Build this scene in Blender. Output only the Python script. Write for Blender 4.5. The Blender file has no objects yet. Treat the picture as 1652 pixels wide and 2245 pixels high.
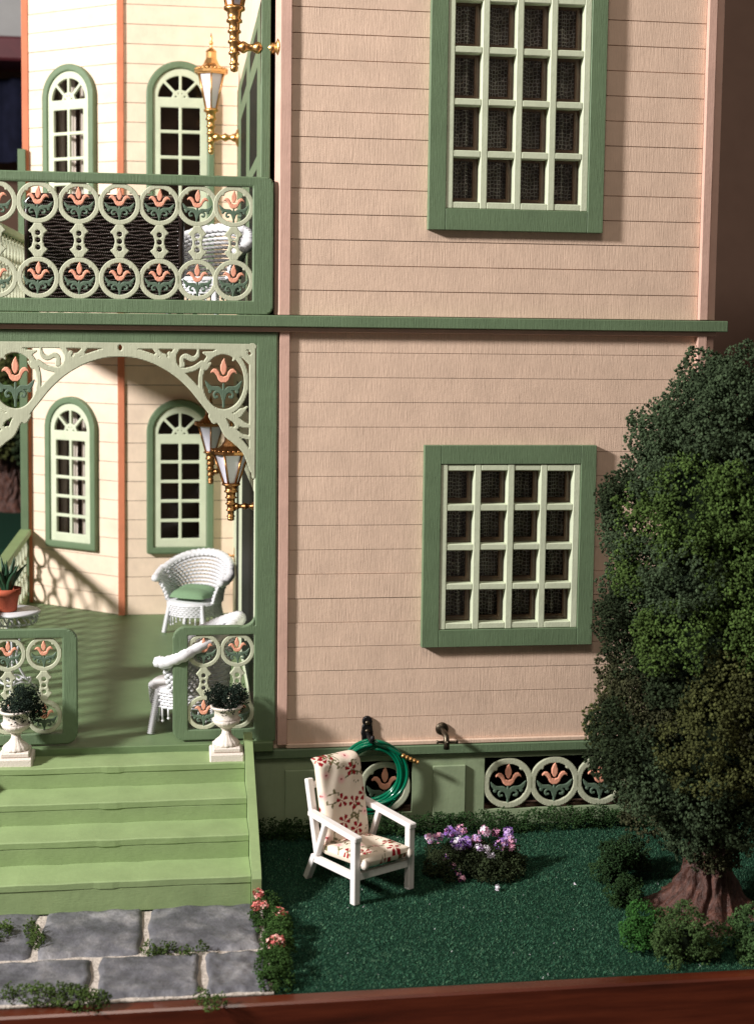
import bpy, math, random
import numpy as np
from math import sin, cos, pi, radians, sqrt, atan2, hypot
from mathutils import Matrix, Vector
S = 0.01                      # the script is written in centimetres, the scene is in metres
random.seed(7); RNG = np.random.default_rng(7)
scn = bpy.context.scene
col = scn.collection

# ------------------------------------------------------------------ camera
FPX, W0, H0 = 3100., 1652., 2245.            # focal length and size in photo pixels
PITCH, YAW, ROLL = radians(5), radians(8), radians(.73)
PX, PY = 826., 971.
Fv = np.array([sin(YAW)*cos(PITCH), cos(YAW)*cos(PITCH), -sin(PITCH)])
R0 = np.array([cos(YAW), -sin(YAW), 0.]); U0 = np.cross(R0, Fv)
Rv = R0*cos(ROLL)+U0*sin(ROLL); Uv = U0*cos(ROLL)-R0*sin(ROLL)
def ray(x, y): return Fv*FPX+Rv*(x-PX)-Uv*(y-PY)
_d = ray(605, 1620); CAM = np.array([0, 0, 5.3])-_d*(84./_d[1])
def P(x, y, Y):               # photo pixel -> (X, Z) on the upright plane at depth Y
    d = ray(x, y); q = CAM+d*((Y-CAM[1])/d[1]); return float(q[0]), float(q[2])
def G(x, y, Z):               # photo pixel -> (X, Y) on the level plane at height Z
    d = ray(x, y); q = CAM+d*((Z-CAM[2])/d[2]); return float(q[0]), float(q[1])
cd = bpy.data.cameras.new('camera'); cam = bpy.data.objects.new('camera', cd); col.objects.link(cam)
cd.sensor_fit = 'VERTICAL'; cd.sensor_height = 24; cd.lens = 24*FPX/H0
cd.shift_y = -(H0/2-PY)/H0; cd.shift_x = 0
cd.clip_start = .02; cd.clip_end = 50
m = Matrix.Identity(4)
for i in range(3):
    m[i][0] = Rv[i]; m[i][1] = Uv[i]; m[i][2] = -Fv[i]; m[i][3] = CAM[i]*S
cam.matrix_world = m; scn.camera = cam
cd.dof.use_dof = True; cd.dof.focus_distance = .85; cd.dof.aperture_fstop = 9.5

# ------------------------------------------------------------------ light
scn.view_settings.view_transform = 'Standard'; scn.view_settings.look = 'None'
scn.view_settings.exposure = 0.0; scn.view_settings.gamma = 1
w = bpy.data.worlds.new('World'); scn.world = w; w.use_nodes = True
w.node_tree.nodes['Background'].inputs[0].default_value = (1.0, .88, .76, 1)
w.node_tree.nodes['Background'].inputs[1].default_value = .11
def area(name, loc, aim, size, power, color):
    l = bpy.data.lights.new(name, 'AREA'); l.shape = 'DISK'; l.size = size*S; l.energy = power; l.color = color
    o = bpy.data.objects.new(name, l); col.objects.link(o); o.location = [c*S for c in loc]
    o.rotation_euler = (Vector(aim)-Vector(loc)).to_track_quat('-Z', 'Y').to_euler()
    return o
area('room_lamp', (-134, -53, 92), (0, 8, 18), 18, 50, (1.0, .96, .93))
area('ceiling_lamp', (-20, -120, 165), (8, 0, 25), 60, 8.0, (1.0, .88, .76))

# ------------------------------------------------------------------ materials
MATS = {}
def nodes(name):
    mt = bpy.data.materials.new(name); mt.use_nodes = True
    nt = mt.node_tree; return mt, nt, nt.nodes['Principled BSDF']
def N(nt, t, **k):
    n = nt.nodes.new(t)
    for a, b in k.items(): setattr(n, a, b)
    return n
def noise(nt, scale, vec=None, detail=3, rough=.55):
    n = N(nt, 'ShaderNodeTexNoise'); n.inputs['Scale'].default_value = scale
    n.inputs['Detail'].default_value = detail; n.inputs['Roughness'].default_value = rough
    if vec is not None: nt.links.new(vec, n.inputs['Vector'])
    return n
def coords(nt, scale=(1, 1, 1)):
    tc = N(nt, 'ShaderNodeTexCoord'); mp = N(nt, 'ShaderNodeMapping'); mp.inputs['Scale'].default_value = scale
    nt.links.new(tc.outputs['Object'], mp.inputs['Vector']); return mp.outputs['Vector']
def ramp(nt, fac, stops):
    r = N(nt, 'ShaderNodeValToRGB'); nt.links.new(fac, r.inputs['Fac'])
    el = r.color_ramp.elements
    while len(el) < len(stops): el.new(.5)
    for e, (p, c) in zip(el, stops): e.position = p; e.color = (*c, 1)
    return r.outputs['Color']
def lin(r, g, b):
    f = lambda c: (c/255/12.92 if c/255 <= .04045 else ((c/255+.055)/1.055)**2.4)
    return (f(r), f(g), f(b))
def paint(name, c, rough=.6, grain=(2300, 2300, 110), gs=.00016, blob=.5, var=.10, spec=.35):
    mt, nt, b = nodes(name); MATS[name] = mt
    v0 = coords(nt); v1 = coords(nt, grain)
    n1 = noise(nt, 60, v0, 5, .6); n2 = noise(nt, 1, v1, 3)
    cc = ramp(nt, n1.outputs['Fac'], [(.3, tuple(x*(1-var) for x in c)), (.7, tuple(min(1, x*(1+var*.6)) for x in c))])
    mx = N(nt, 'ShaderNodeMix', data_type='RGBA', blend_type='MULTIPLY'); mx.inputs[0].default_value = 1
    nt.links.new(cc, mx.inputs[6])
    nt.links.new(ramp(nt, n2.outputs['Fac'], [(.25, (.94,)*3), (.7, (1.02,)*3)]), mx.inputs[7])
    nt.links.new(mx.outputs[2], b.inputs['Base Color'])
    b.inputs['Roughness'].default_value = rough; b.inputs['Specular IOR Level'].default_value = spec
    bu = N(nt, 'ShaderNodeBump'); bu.inputs['Distance'].default_value = gs; bu.inputs['Strength'].default_value = .75
    nt.links.new(n2.outputs['Fac'], bu.inputs['Height'])
    n3 = noise(nt, 330, v0, 2)                     # slow paint build-up and drips
    vo = N(nt, 'ShaderNodeTexVoronoi'); vo.inputs['Scale'].default_value = 190; nt.links.new(v0, vo.inputs['Vector'])
    rr = ramp(nt, vo.outputs['Distance'], [(.0, (1,)*3), (.11, (0,)*3)])
    ad = N(nt, 'ShaderNodeMath', operation='MULTIPLY_ADD'); nt.links.new(rr, ad.inputs[0]); ad.inputs[1].default_value = blob
    nt.links.new(n3.outputs['Fac'], ad.inputs[2])
    b2 = N(nt, 'ShaderNodeBump'); b2.inputs['Distance'].default_value = .00022; b2.inputs['Strength'].default_value = .45
    nt.links.new(ad.outputs[0], b2.inputs['Height']); nt.links.new(bu.outputs[0], b2.inputs['Normal'])
    nt.links.new(b2.outputs[0], b.inputs['Normal'])
    return mt
def plain(name, c, rough=.5, metal=0, spec=.5, bump=0, scale=800, var=.08):
    mt, nt, b = nodes(name); MATS[name] = mt
    v = coords(nt); n = noise(nt, scale, v, 4)
    nt.links.new(ramp(nt, n.outputs['Fac'], [(.3, tuple(x*(1-var) for x in c)), (.7, tuple(min(1, x*(1+var)) for x in c))]), b.inputs['Base Color'])
    b.inputs['Roughness'].default_value = rough; b.inputs['Metallic'].default_value = metal
    b.inputs['Specular IOR Level'].default_value = spec
    if bump:
        bu = N(nt, 'ShaderNodeBump'); bu.inputs['Distance'].default_value = bump
        nt.links.new(n.outputs['Fac'], bu.inputs['Height']); nt.links.new(bu.outputs[0], b.inputs['Normal'])
    return mt
def vcol(name, rough=.9, spec=.15, bump=0, scale=2500, sheen=0, trans=0):
    mt, nt, b = nodes(name); MATS[name] = mt
    a = N(nt, 'ShaderNodeVertexColor'); a.layer_name = 'col'
    nt.links.new(a.outputs['Color'], b.inputs['Base Color'])
    b.inputs['Roughness'].default_value = rough; b.inputs['Specular IOR Level'].default_value = spec
    if bump:
        v = coords(nt); n = noise(nt, scale, v, 3); bu = N(nt, 'ShaderNodeBump'); bu.inputs['Distance'].default_value = bump
        nt.links.new(n.outputs['Fac'], bu.inputs['Height']); nt.links.new(bu.outputs[0], b.inputs['Normal'])
    return mt

paint('siding', lin(227, 198, 176), .62, gs=.00032)
paint('cream', lin(240, 217, 194), .6, gs=.0001, blob=.2)
paint('corner_pink', lin(214, 176, 160), .6)
paint('salmon_trim', lin(214, 132, 98), .55, gs=.0001)
paint('green', lin(105, 126, 96), .5, gs=.0003)
paint('step_green', lin(142, 163, 114), .5, grain=(260, 1800, 1800), gs=.00012)
paint('floor_green', lin(104, 126, 88), .55, grain=(200, 1500, 1500), gs=.00008, blob=.1)
paint('pale', lin(194, 198, 172), .55, gs=.0002)
paint('sash', lin(207, 215, 188), .5, grain=(1500, 1500, 700))
paint('leafgreen', lin(92, 112, 94), .55)
paint('salmon', lin(240, 170, 142), .55)
paint('base_green', lin(150, 166, 132), .55, gs=.00008, blob=.2)
paint('white', lin(236, 232, 230), .4, gs=.00005, blob=.05, var=.03)
plain('wicker', lin(222, 222, 226), .35, bump=.0001, scale=1500, var=.04)
plain('dark_wicker', lin(44, 32, 30), .22, spec=.7, scale=900, var=.2)
plain('gold', (.74, .43, .17), .33, 1, bump=.00006, scale=1200, var=.18)
plain('brass', (.38, .19, .075), .36, 1, bump=.00008, scale=1200, var=.25)
plain('milk', lin(226, 226, 240), .35, var=.03)
plain('iron', lin(30, 30, 32), .4, .6, bump=.0002, scale=1600)
plain('pewter', lin(86, 78, 66), .35, .9, bump=.00008, scale=1500, var=.2)
plain('dark', lin(104, 82, 70), .9, spec=.1)
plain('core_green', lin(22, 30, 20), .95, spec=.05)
plain('unlit_pane', (.012, .014, .012), .5, spec=.02)  # opaque near-black: the unlit room behind the door panes put into their colour
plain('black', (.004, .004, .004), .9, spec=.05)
plain('inner_brown', lin(150, 118, 100), .7, bump=.0001)
plain('terracotta', lin(176, 84, 56), .8, bump=.00015, scale=900, var=.12)
plain('soil', lin(50, 34, 26), .95, bump=.0005, scale=1500, var=.4)
plain('aloe', lin(40, 72, 50), .4, var=.2, scale=400)
plain('stone_white', lin(226, 216, 206), .55, bump=.00025, scale=900, var=.08)
plain('cushion_green', lin(120, 150, 116), .9, bump=.0002, scale=2500, var=.12)
plain('wall_brown', lin(96, 74, 62), .9, spec=.2, scale=30, var=.06)
plain('cloth_navy', lin(22, 24, 40), .9, spec=.1, scale=60, var=.3)
plain('maroon', lin(84, 30, 38), .6, scale=40, var=.2)
plain('grey_card', lin(150, 150, 150), .7, scale=40, var=.05)
plain('table_wood', lin(70, 44, 30), .4, scale=60, var=.2)
plain('curtain_white', lin(226, 216, 206), .9, bump=.0001, scale=2000, var=.05)
vcol('foam', .95, .12)
vcol('blades', .7, .25)
vcol('fabric', .85, .2, bump=.00008, scale=5000)
vcol('petals', .6, .3)

def mk_hose():
    mt, nt, b = nodes('hose'); MATS['hose'] = mt
    b.inputs['Base Color'].default_value = (.0, .20, .10, 1); b.inputs['Roughness'].default_value = .18
    b.inputs['Transmission Weight'].default_value = .35; b.inputs['IOR'].default_value = 1.42
    b.inputs['Coat Weight'].default_value = .4
mk_hose()
def mk_glass():
    mt = bpy.data.materials.new('glass'); mt.use_nodes = True; MATS['glass'] = mt; nt = mt.node_tree
    nt.nodes.clear(); o = N(nt, 'ShaderNodeOutputMaterial'); t = N(nt, 'ShaderNodeBsdfTransparent')
    t.inputs[0].default_value = (.93, .93, .92, 1); g = N(nt, 'ShaderNodeBsdfGlossy'); g.inputs['Roughness'].default_value = .06
    fr = N(nt, 'ShaderNodeFresnel'); fr.inputs['IOR'].default_value = 1.45
    mx = N(nt, 'ShaderNodeMixShader'); nt.links.new(fr.outputs[0], mx.inputs[0]); nt.links.new(t.outputs[0], mx.inputs[1]); nt.links.new(g.outputs[0], mx.inputs[2])
    nt.links.new(mx.outputs[0], o.inputs[0])
mk_glass()
def mk_lace():                # tulle: a honeycomb of threads with open cells
    mt, nt, b = nodes('lace'); MATS['lace'] = mt
    b.inputs['Base Color'].default_value = (.86, .80, .74, 1); b.inputs['Roughness'].default_value = .9
    at = N(nt, 'ShaderNodeAttribute'); at.attribute_name = 'flat'
    vo = N(nt, 'ShaderNodeTexVoronoi', feature='DISTANCE_TO_EDGE'); vo.inputs['Scale'].default_value = 4.4; vo.inputs['Randomness'].default_value = .4
    nt.links.new(at.outputs['Vector'], vo.inputs['Vector'])
    no = noise(nt, 1.1, at.outputs['Vector'], 2)
    th = N(nt, 'ShaderNodeMapRange'); nt.links.new(no.outputs['Fac'], th.inputs[0])
    th.inputs[1].default_value = .58; th.inputs[2].default_value = .76; th.inputs[3].default_value = .085; th.inputs[4].default_value = .22
    lt = N(nt, 'ShaderNodeMath', operation='LESS_THAN'); nt.links.new(vo.outputs['Distance'], lt.inputs[0]); nt.links.new(th.outputs[0], lt.inputs[1])
    ma = N(nt, 'ShaderNodeMath', operation='MAXIMUM'); ma.inputs[1].default_value = .2; nt.links.new(lt.outputs[0], ma.inputs[0])
    nt.links.new(ma.outputs[0], b.inputs['Alpha'])
mk_lace()
def mk_wood():
    mt, nt, b = nodes('mahogany'); MATS['mahogany'] = mt
    v = coords(nt, (14, 90, 160)); n = noise(nt, 1, v, 6, .6)
    nt.links.new(ramp(nt, n.outputs['Fac'], [(.25, lin(48, 18, 10)), (.5, lin(82, 34, 20)), (.8, lin(108, 50, 30))]), b.inputs['Base Color'])
    b.inputs['Roughness'].default_value = .32; b.inputs['Coat Weight'].default_value = .25
    bu = N(nt, 'ShaderNodeBump'); bu.inputs['Distance'].default_value = .0002; nt.links.new(n.outputs['Fac'], bu.inputs['Height']); nt.links.new(bu.outputs[0], b.inputs['Normal'])
mk_wood()
def mk_slate():
    mt, nt, b = nodes('slate'); MATS['slate'] = mt
    v = coords(nt); n = noise(nt, 55, v, 6, .62); n2 = noise(nt, 160, v, 5, .6)
    c1 = ramp(nt, n.outputs['Fac'], [(.28, lin(66, 66, 72)), (.5, lin(98, 98, 104)), (.72, lin(140, 138, 140))])
    mx = N(nt, 'ShaderNodeMix', data_type='RGBA', blend_type='OVERLAY'); mx.inputs[0].default_value = .6
    nt.links.new(c1, mx.inputs[6]); nt.links.new(ramp(nt, n2.outputs['Fac'], [(.3, (.3,)*3), (.7, (.7,)*3)]), mx.inputs[7])
    nt.links.new(mx.outputs[2], b.inputs['Base Color']); b.inputs['Roughness'].default_value = .5
    bu = N(nt, 'ShaderNodeBump'); bu.inputs['Distance'].default_value = .0012; nt.links.new(n2.outputs['Fac'], bu.inputs['Height']); nt.links.new(bu.outputs[0], b.inputs['Normal'])
mk_slate()
plain('mortar', lin(186, 176, 166), .9, bump=.0012, scale=500, var=.25)
plain('lawn_base', lin(24, 54, 41), .95, spec=.1, bump=.0008, scale=1400, var=.35)
def mk_bark():
    mt, nt, b = nodes('bark'); MATS['bark'] = mt
    v = coords(nt, (1, 1, .35)); n = noise(nt, 260, v, 6, .6)
    nt.links.new(ramp(nt, n.outputs['Fac'], [(.3, lin(46, 27, 21)), (.55, lin(84, 51, 41)), (.8, lin(124, 82, 64))]), b.inputs['Base Color'])
    b.inputs['Roughness'].default_value = .5
    bu = N(nt, 'ShaderNodeBump'); bu.inputs['Distance'].default_value = .003; nt.links.new(n.outputs['Fac'], bu.inputs['Height']); nt.links.new(bu.outputs[0], b.inputs['Normal'])
mk_bark()

# ------------------------------------------------------------------ object helpers
def link(name, me, parent=None, mat=None, loc=(0, 0, 0), rot=(0, 0, 0), scale=None):
    o = bpy.data.objects.new(name, me); col.objects.link(o)
    o.location = [c*S for c in loc]; o.rotation_euler = rot
    if scale: o.scale = scale
    if parent: o.parent = parent
    return o
def tag(o, label=None, cat=None, group=None, kind=None):
    if label: o['label'] = label
    if cat: o['category'] = cat
    if group: o['group'] = group
    if kind: o['kind'] = kind
    return o
def empty(name, loc=(0, 0, 0), rz=0, label=None, cat=None, group=None):
    o = bpy.data.objects.new(name, None); col.objects.link(o); o.empty_display_size = .01
    o.location = [c*S for c in loc]; o.rotation_euler = (0, 0, rz)
    return tag(o, label, cat, group)
def copy_tree(o, parent=None):
    c = o.copy(); col.objects.link(c)
    if parent: c.parent = parent
    for ch in [x for x in list(bpy.data.objects) if x.parent == o]: copy_tree(ch, c)
    return c
class MB:
    def __init__(s): s.v = []; s.f = []; s.sm = []; s.c = None
    def add(s, v, f, smooth=False, frame=None):
        n = len(s.v)
        s.v += [tuple(frame(*p)) if frame else tuple(p) for p in v]
        s.f += [tuple(i+n for i in q) for q in f]; s.sm += [smooth]*len(f); return s
    def box(s, x0, x1, y0, y1, z0, z1, c=.03, frame=None):     # box with chamfered edges
        c = min(c, (x1-x0)*.45, (y1-y0)*.45, (z1-z0)*.45)
        V = []; ix = {}
        for sx in (0, 1):
            for sy in (0, 1):
                for sz in (0, 1):
                    X, Y, Z = (x0, x1)[sx], (y0, y1)[sy], (z0, z1)[sz]
                    dx, dy, dz = (c, -c)[sx], (c, -c)[sy], (c, -c)[sz]
                    for a, p in enumerate(((X, Y+dy, Z+dz), (X+dx, Y, Z+dz), (X+dx, Y+dy, Z))):
                        ix[sx, sy, sz, a] = len(V); V.append(p)
        Q = []
        for s_ in (0, 1):
            Q.append([ix[s_, a, b, 0] for a, b in ((0, 0), (1, 0), (1, 1), (0, 1))][::(1 if s_ else -1)])
            Q.append([ix[a, s_, b, 1] for a, b in ((0, 0), (1, 0), (1, 1), (0, 1))][::(-1 if s_ else 1)])
            Q.append([ix[a, b, s_, 2] for a, b in ((0, 0), (1, 0), (1, 1), (0, 1))][::(1 if s_ else -1)])
        for a in (0, 1):
            for b in (0, 1):
                Q.append([ix[a, b, 0, 0], ix[a, b, 1, 0], ix[a, b, 1, 1], ix[a, b, 0, 1]])
                Q.append([ix[a, 0, b, 0], ix[a, 1, b, 0], ix[a, 1, b, 2], ix[a, 0, b, 2]])
                Q.append([ix[0, a, b, 1], ix[1, a, b, 1], ix[1, a, b, 2], ix[0, a, b, 2]])
                for z in (0, 1): Q.append([ix[a, b, z, 0], ix[a, b, z, 1], ix[a, b, z, 2]])
        Q2 = []
        ctr = np.array([(x0+x1)/2, (y0+y1)/2, (z0+z1)/2]); A = np.array(V)
        for q in Q:
            p = A[list(q)]; n = np.cross(p[1]-p[0], p[2]-p[0])
            Q2.append(q if np.dot(n, p.mean(0)-ctr) > 0 else q[::-1])
        return s.add(V, Q2, False, frame)
    def bar(s, a, b, w, h, c=.03, up=(0, 0, 1)):               # chamfered bar from a to b
        a, b = np.array(a, float), np.array(b, float); L = np.linalg.norm(b-a); d = (b-a)/L
        r = np.cross(d, up); r /= np.linalg.norm(r); u = np.cross(r, d)
        return s.box(-w/2, w/2, 0, L, -h/2, h/2, c, lambda x, y, z: a+r*x+d*y+u*z)
    def prism(s, poly, y0, y1, frame=None):                    # (u, v) outline pushed along depth; y0 is the front
        n = len(poly); V = [(u, y0, v) for u, v in poly]+[(u, y1, v) for u, v in poly]
        Q = [tuple(range(n)), tuple(range(2*n-1, n-1, -1))]+[(i, n+i, n+(i+1) % n, (i+1) % n) for i in range(n)]
        return s.add(V, Q, False, frame)
    def tube(s, pts, r, n=6, cap=True, smooth=True, closed=False):
        pts = np.array(pts, float); k = len(pts)
        rr = np.full(k, r) if np.isscalar(r) else np.array(r, float)
        if closed: T = np.roll(pts, -1, 0)-np.roll(pts, 1, 0)
        else: T = np.gradient(pts, axis=0)
        T /= np.linalg.norm(T, axis=1)[:, None]+1e-9
        u = np.cross(T[0], (0, 0, 1.)); 
        if np.linalg.norm(u) < .1: u = np.cross(T[0], (1., 0, 0))
        u /= np.linalg.norm(u); V = []
        for i in range(k):
            u = u-T[i]*np.dot(u, T[i]); u /= np.linalg.norm(u)+1e-9; w_ = np.cross(T[i], u)
            for j in range(n):
                a = 2*pi*j/n; V.append(pts[i]+rr[i]*(u*cos(a)+w_*sin(a)))
        Q = []
        for i in range(k if closed else k-1):
            for j in range(n):
                i2 = (i+1) % k; Q.append((i*n+j, i*n+(j+1) % n, i2*n+(j+1) % n, i2*n+j))
        if cap and not closed: Q += [tuple(range(n-1, -1, -1)), tuple(range((k-1)*n, k*n))]
        return s.add(V, Q, smooth)
    def lathe(s, prof, n=24, c=(0, 0, 0), axis='z', smooth=True, flute=0, nf=12, phase=0):
        V = []; k = len(prof)
        for r, z in prof:
            for j in range(n):
                a = 2*pi*j/n+phase; R = r*(1+(flute*cos(nf*a) if flute else 0))
                p = (R*cos(a), R*sin(a), z) if axis == 'z' else ((z, R*cos(a), R*sin(a)) if axis == 'x' else (R*cos(a), z, R*sin(a)))
                V.append((c[0]+p[0], c[1]+p[1], c[2]+p[2]))
        up = 1 if axis != 'y' else -1
        Q = [(i*n+j, i*n+(j+1) % n, (i+1)*n+(j+1) % n, (i+1)*n+j)[::up] for i in range(k-1) for j in range(n)]
        Q += [tuple(range(n))[::-up], tuple(range((k-1)*n, k*n))[::up]]
        return s.add(V, Q, smooth)
    def mesh(s, name, mat, colors=None):
        me = bpy.data.meshes.new(name)
        me.from_pydata([(x*S, y*S, z*S) for x, y, z in s.v], [], s.f)
        me.polygons.foreach_set('use_smooth', s.sm); me.materials.append(MATS[mat])
        if colors is not None: setcol(me, colors)
        me.update(); return me
    def build(s, name, mat, parent=None, **k): return link(name, s.mesh(name, mat), parent, **k)
def setcol(me, c):
    a = me.color_attributes.new('col', 'FLOAT_COLOR', 'POINT')
    c = np.asarray(c, np.float32)
    a.data.foreach_set('color', np.concatenate([c, np.ones((len(c), 1), np.float32)], 1).ravel())
def bigmesh(name, V, F, mat, colors=None, smooth=False):       # V (n,3) cm, F (m,3|4)
    me = bpy.data.meshes.new(name); V = np.asarray(V, np.float32)*S; F = np.asarray(F, np.int32); k = F.shape[1]
    me.vertices.add(len(V)); me.vertices.foreach_set('co', V.ravel())
    me.loops.add(F.size); me.loops.foreach_set('vertex_index', F.ravel())
    me.polygons.add(len(F)); me.polygons.foreach_set('loop_start', np.arange(0, F.size, k, dtype=np.int32))
    me.update(calc_edges=True)
    me.polygons.foreach_set('use_smooth', np.full(len(F), smooth)); me.materials.append(MATS[mat])
    if colors is not None: setcol(me, colors)
    me.validate(); return me
def box(name, mat, parent, *b, c=.03): return MB().box(*b, c=c).build(name, mat, parent)

# ------------------------------------------------------------------ flat sawn shapes from distance fields
def sd_poly(pts):
    pts = np.array(pts, float)
    def f(U, V):
        d = np.full(U.shape, 1e9); ins = np.zeros(U.shape, bool); n = len(pts)
        for i in range(n):
            a, b = pts[i], pts[(i+1) % n]; e = b-a
            t = np.clip(((U-a[0])*e[0]+(V-a[1])*e[1])/(e@e+1e-12), 0, 1)
            d = np.minimum(d, (U-a[0]-t*e[0])**2+(V-a[1]-t*e[1])**2)
            if a[1] != b[1]:
                c = ((a[1] > V) != (b[1] > V)) & (U < (b[0]-a[0])*(V-a[1])/(b[1]-a[1])+a[0]); ins ^= c
        return np.where(ins, -1, 1)*np.sqrt(d)
    return f
def sd_stroke(pts, r):
    pts = np.array(pts, float); r = np.full(len(pts), r) if np.isscalar(r) else np.array(r, float)
    def f(U, V):
        d = np.full(U.shape, 1e9)
        for i in range(len(pts)-1):
            a, e = pts[i], pts[i+1]-pts[i]
            t = np.clip(((U-a[0])*e[0]+(V-a[1])*e[1])/(e@e+1e-12), 0, 1)
            d = np.minimum(d, np.hypot(U-a[0]-t*e[0], V-a[1]-t*e[1])-(r[i]+t*(r[i+1]-r[i])))
        return d
    return f
def sd_circle(x, y, r): return lambda U, V: np.hypot(U-x, V-y)-r
def sd_ell(x, y, a, b, h): return lambda U, V: np.abs(np.hypot((U-x)/a, (V-y)/b)-1)*min(a, b)-h
def sd_box(x0, x1, y0, y1, r=0):
    cx, cy, hx, hy = (x0+x1)/2, (y0+y1)/2, (x1-x0)/2-r, (y1-y0)/2-r
    def f(U, V):
        a, b = np.abs(U-cx)-hx, np.abs(V-cy)-hy
        return np.hypot(np.maximum(a, 0), np.maximum(b, 0))+np.minimum(np.maximum(a, b), 0)-r
    return f
def union(*fs):
    def f(U, V):
        d = fs[0](U, V)
        for g in fs[1:]: d = np.minimum(d, g(U, V))
        return d
    return f
def cut(a, *bs):
    def f(U, V):
        d = a(U, V)
        for b in bs: d = np.maximum(d, -b(U, V))
        return d
    return f
def smooth_pts(pts, k=6):     # Catmull-Rom
    p = [np.array(q, float) for q in pts]; p = [2*p[0]-p[1]]+p+[2*p[-1]-p[-2]]; out = []
    for i in range(1, len(p)-2):
        for j in range(k):
            t = j/k; a, b, c, d = p[i-1:i+3]
            out.append(.5*(2*b+(c-a)*t+(2*a-5*b+4*c-d)*t*t+(3*b-a-3*c+d)*t**3))
    return out+[p[-2]]
def plate_mb(sd, u0, u1, v0, v1, cell, y0, th, frame=None, e=.05, back=True):
    nu, nv = int(math.ceil((u1-u0)/cell))+2, int(math.ceil((v1-v0)/cell))+2
    us = u0-cell+np.arange(nu+1)*cell; vs = v0-cell+np.arange(nv+1)*cell
    U, Vv = np.meshgrid(us, vs, indexing='ij'); D = sd(U, Vv)
    D = np.where(np.abs(D) < 1e-5, 1e-5, D); ins = D < 0
    cells = ins[:-1, :-1] | ins[1:, :-1] | ins[1:, 1:] | ins[:-1, 1:]
    V = []; Fq = []; idx = {}; bk = {}; side = []
    def node(i, j):
        k = (i, j)
        if k not in idx:
            t = max(0, 1+D[i, j]/e); idx[k] = len(V); V.append((us[i], y0+e*t*t, vs[j]))
        return idx[k]
    def edge(a, b):
        k = (a, b) if a < b else (b, a)
        if k not in idx:
            da, db = D[k[0]], D[k[1]]; t = da/(da-db)
            idx[k] = len(V); V.append((us[k[0][0]]+t*(us[k[1][0]]-us[k[0][0]]), y0+e, vs[k[0][1]]+t*(vs[k[1][1]]-vs[k[0][1]])))
        return idx[k]
    for i, j in zip(*np.nonzero(cells)):
        cs = [(i, j), (i+1, j), (i+1, j+1), (i, j+1)]; poly = []; bd = []
        for q in range(4):
            a, b = cs[q], cs[(q+1) % 4]
            if ins[a]: poly.append(node(*a))
            if ins[a] != ins[b]:
                k = edge(a, b); poly.append(k); bd.append((k, bool(ins[a])))
        if len(poly) < 3: continue
        Fq.append(tuple(poly))
        if len(bd) == 2:
            o = bd[0][0] if bd[0][1] else bd[1][0]; n_ = bd[1][0] if bd[0][1] else bd[0][0]
            side.append((o, n_))          # leaves at o, enters at n_
        elif len(bd) == 4:
            for q in range(4):
                if bd[q][1]: side.append((bd[q][0], bd[(q+1) % 4][0]))
    nV = len(V); mb = MB()
    Vb = [(p[0], y0+th, p[2]) for p in V]
    faces = Fq[:]
    if back: faces += [tuple(nV+k for k in q[::-1]) for q in Fq]
    faces += [(b, a, nV+a, nV+b) for a, b in side]
    mb.add(V+Vb, faces, False, frame); return mb
def plate(name, sd, u0, u1, v0, v1, cell, y0, th, mat, parent, frame=None, e=.05):
    return plate_mb(sd, u0, u1, v0, v1, cell, y0, th, frame, e).build(name, mat, parent)

# ring, tulip and leaves of one medallion, in units of the ring's outer radius
def mirror(p): return [(-x, y) for x, y in p]
CUP = [(-.09, -.10), (-.2, -.02), (-.27, .14), (-.36, .25), (-.46, .27), (-.52, .2), (-.5, .32), (-.4, .41), (-.28, .4), (-.18, .3), (-.13, .16), (0, .11)]
CUP = CUP+[(-x, y) for x, y in CUP[-2::-1]]
PET = [(0.03, .80), (-.06, .68), (-.13, .5), (-.12, .34), (-.05, .2), (0, .17), (.05, .2), (.12, .34), (.13, .48), (.08, .64)]
def leaf_strokes(sg):
    m_ = lambda p: [(sg*x, y) for x, y in p]
    return [sd_stroke(m_(smooth_pts([(-.03, -.34), (-.18, -.2), (-.36, -.2), (-.54, -.16), (-.70, .06)], 3)), list(np.linspace(.06, .085, 10))+[.075, .05, .02]),
            sd_stroke(m_(smooth_pts([(-.02, -.58), (-.1, -.36), (-.24, -.3), (-.36, -.38), (-.33, -.5), (-.24, -.49)], 3)), .05),
            sd_circle(sg*-.52, -.3, .075)]
def tulip_sd(k): return lambda U, V: union(sd_poly(CUP), sd_poly(PET))(U/k, V/k)*k
def leaf_sd(k): return lambda U, V: union(sd_stroke([(0, -.82), (0, -.06)], [.05, .045]), *leaf_strokes(1), *leaf_strokes(-1))(U/k, V/k)*k
def ring_sd(R, wd):
    fs = [lambda U, V: np.abs(np.hypot(U, V)-(R-wd/2))-wd/2]
    for a in (48, 132): fs.append(sd_circle((R-wd)*cos(radians(a)), (R-wd)*sin(radians(a)), .07*R))
    return union(*fs)
def spindle_sd(h, k):         # half height h; k = ring radius
    L = [(.17*k, h), (.26*k, h*.8), (.46*k, h*.52), (.30*k, h*.38), (.22*k, 0.), (.30*k, -h*.38), (.46*k, -h*.52), (.26*k, -h*.8), (.17*k, -h)]
    poly = L+[(-x, z) for x, z in L[::-1]]
    return cut(sd_poly(poly), *[sd_circle(0, z, .125*k) for z in (-.42*h, 0, .42*h)])
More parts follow.
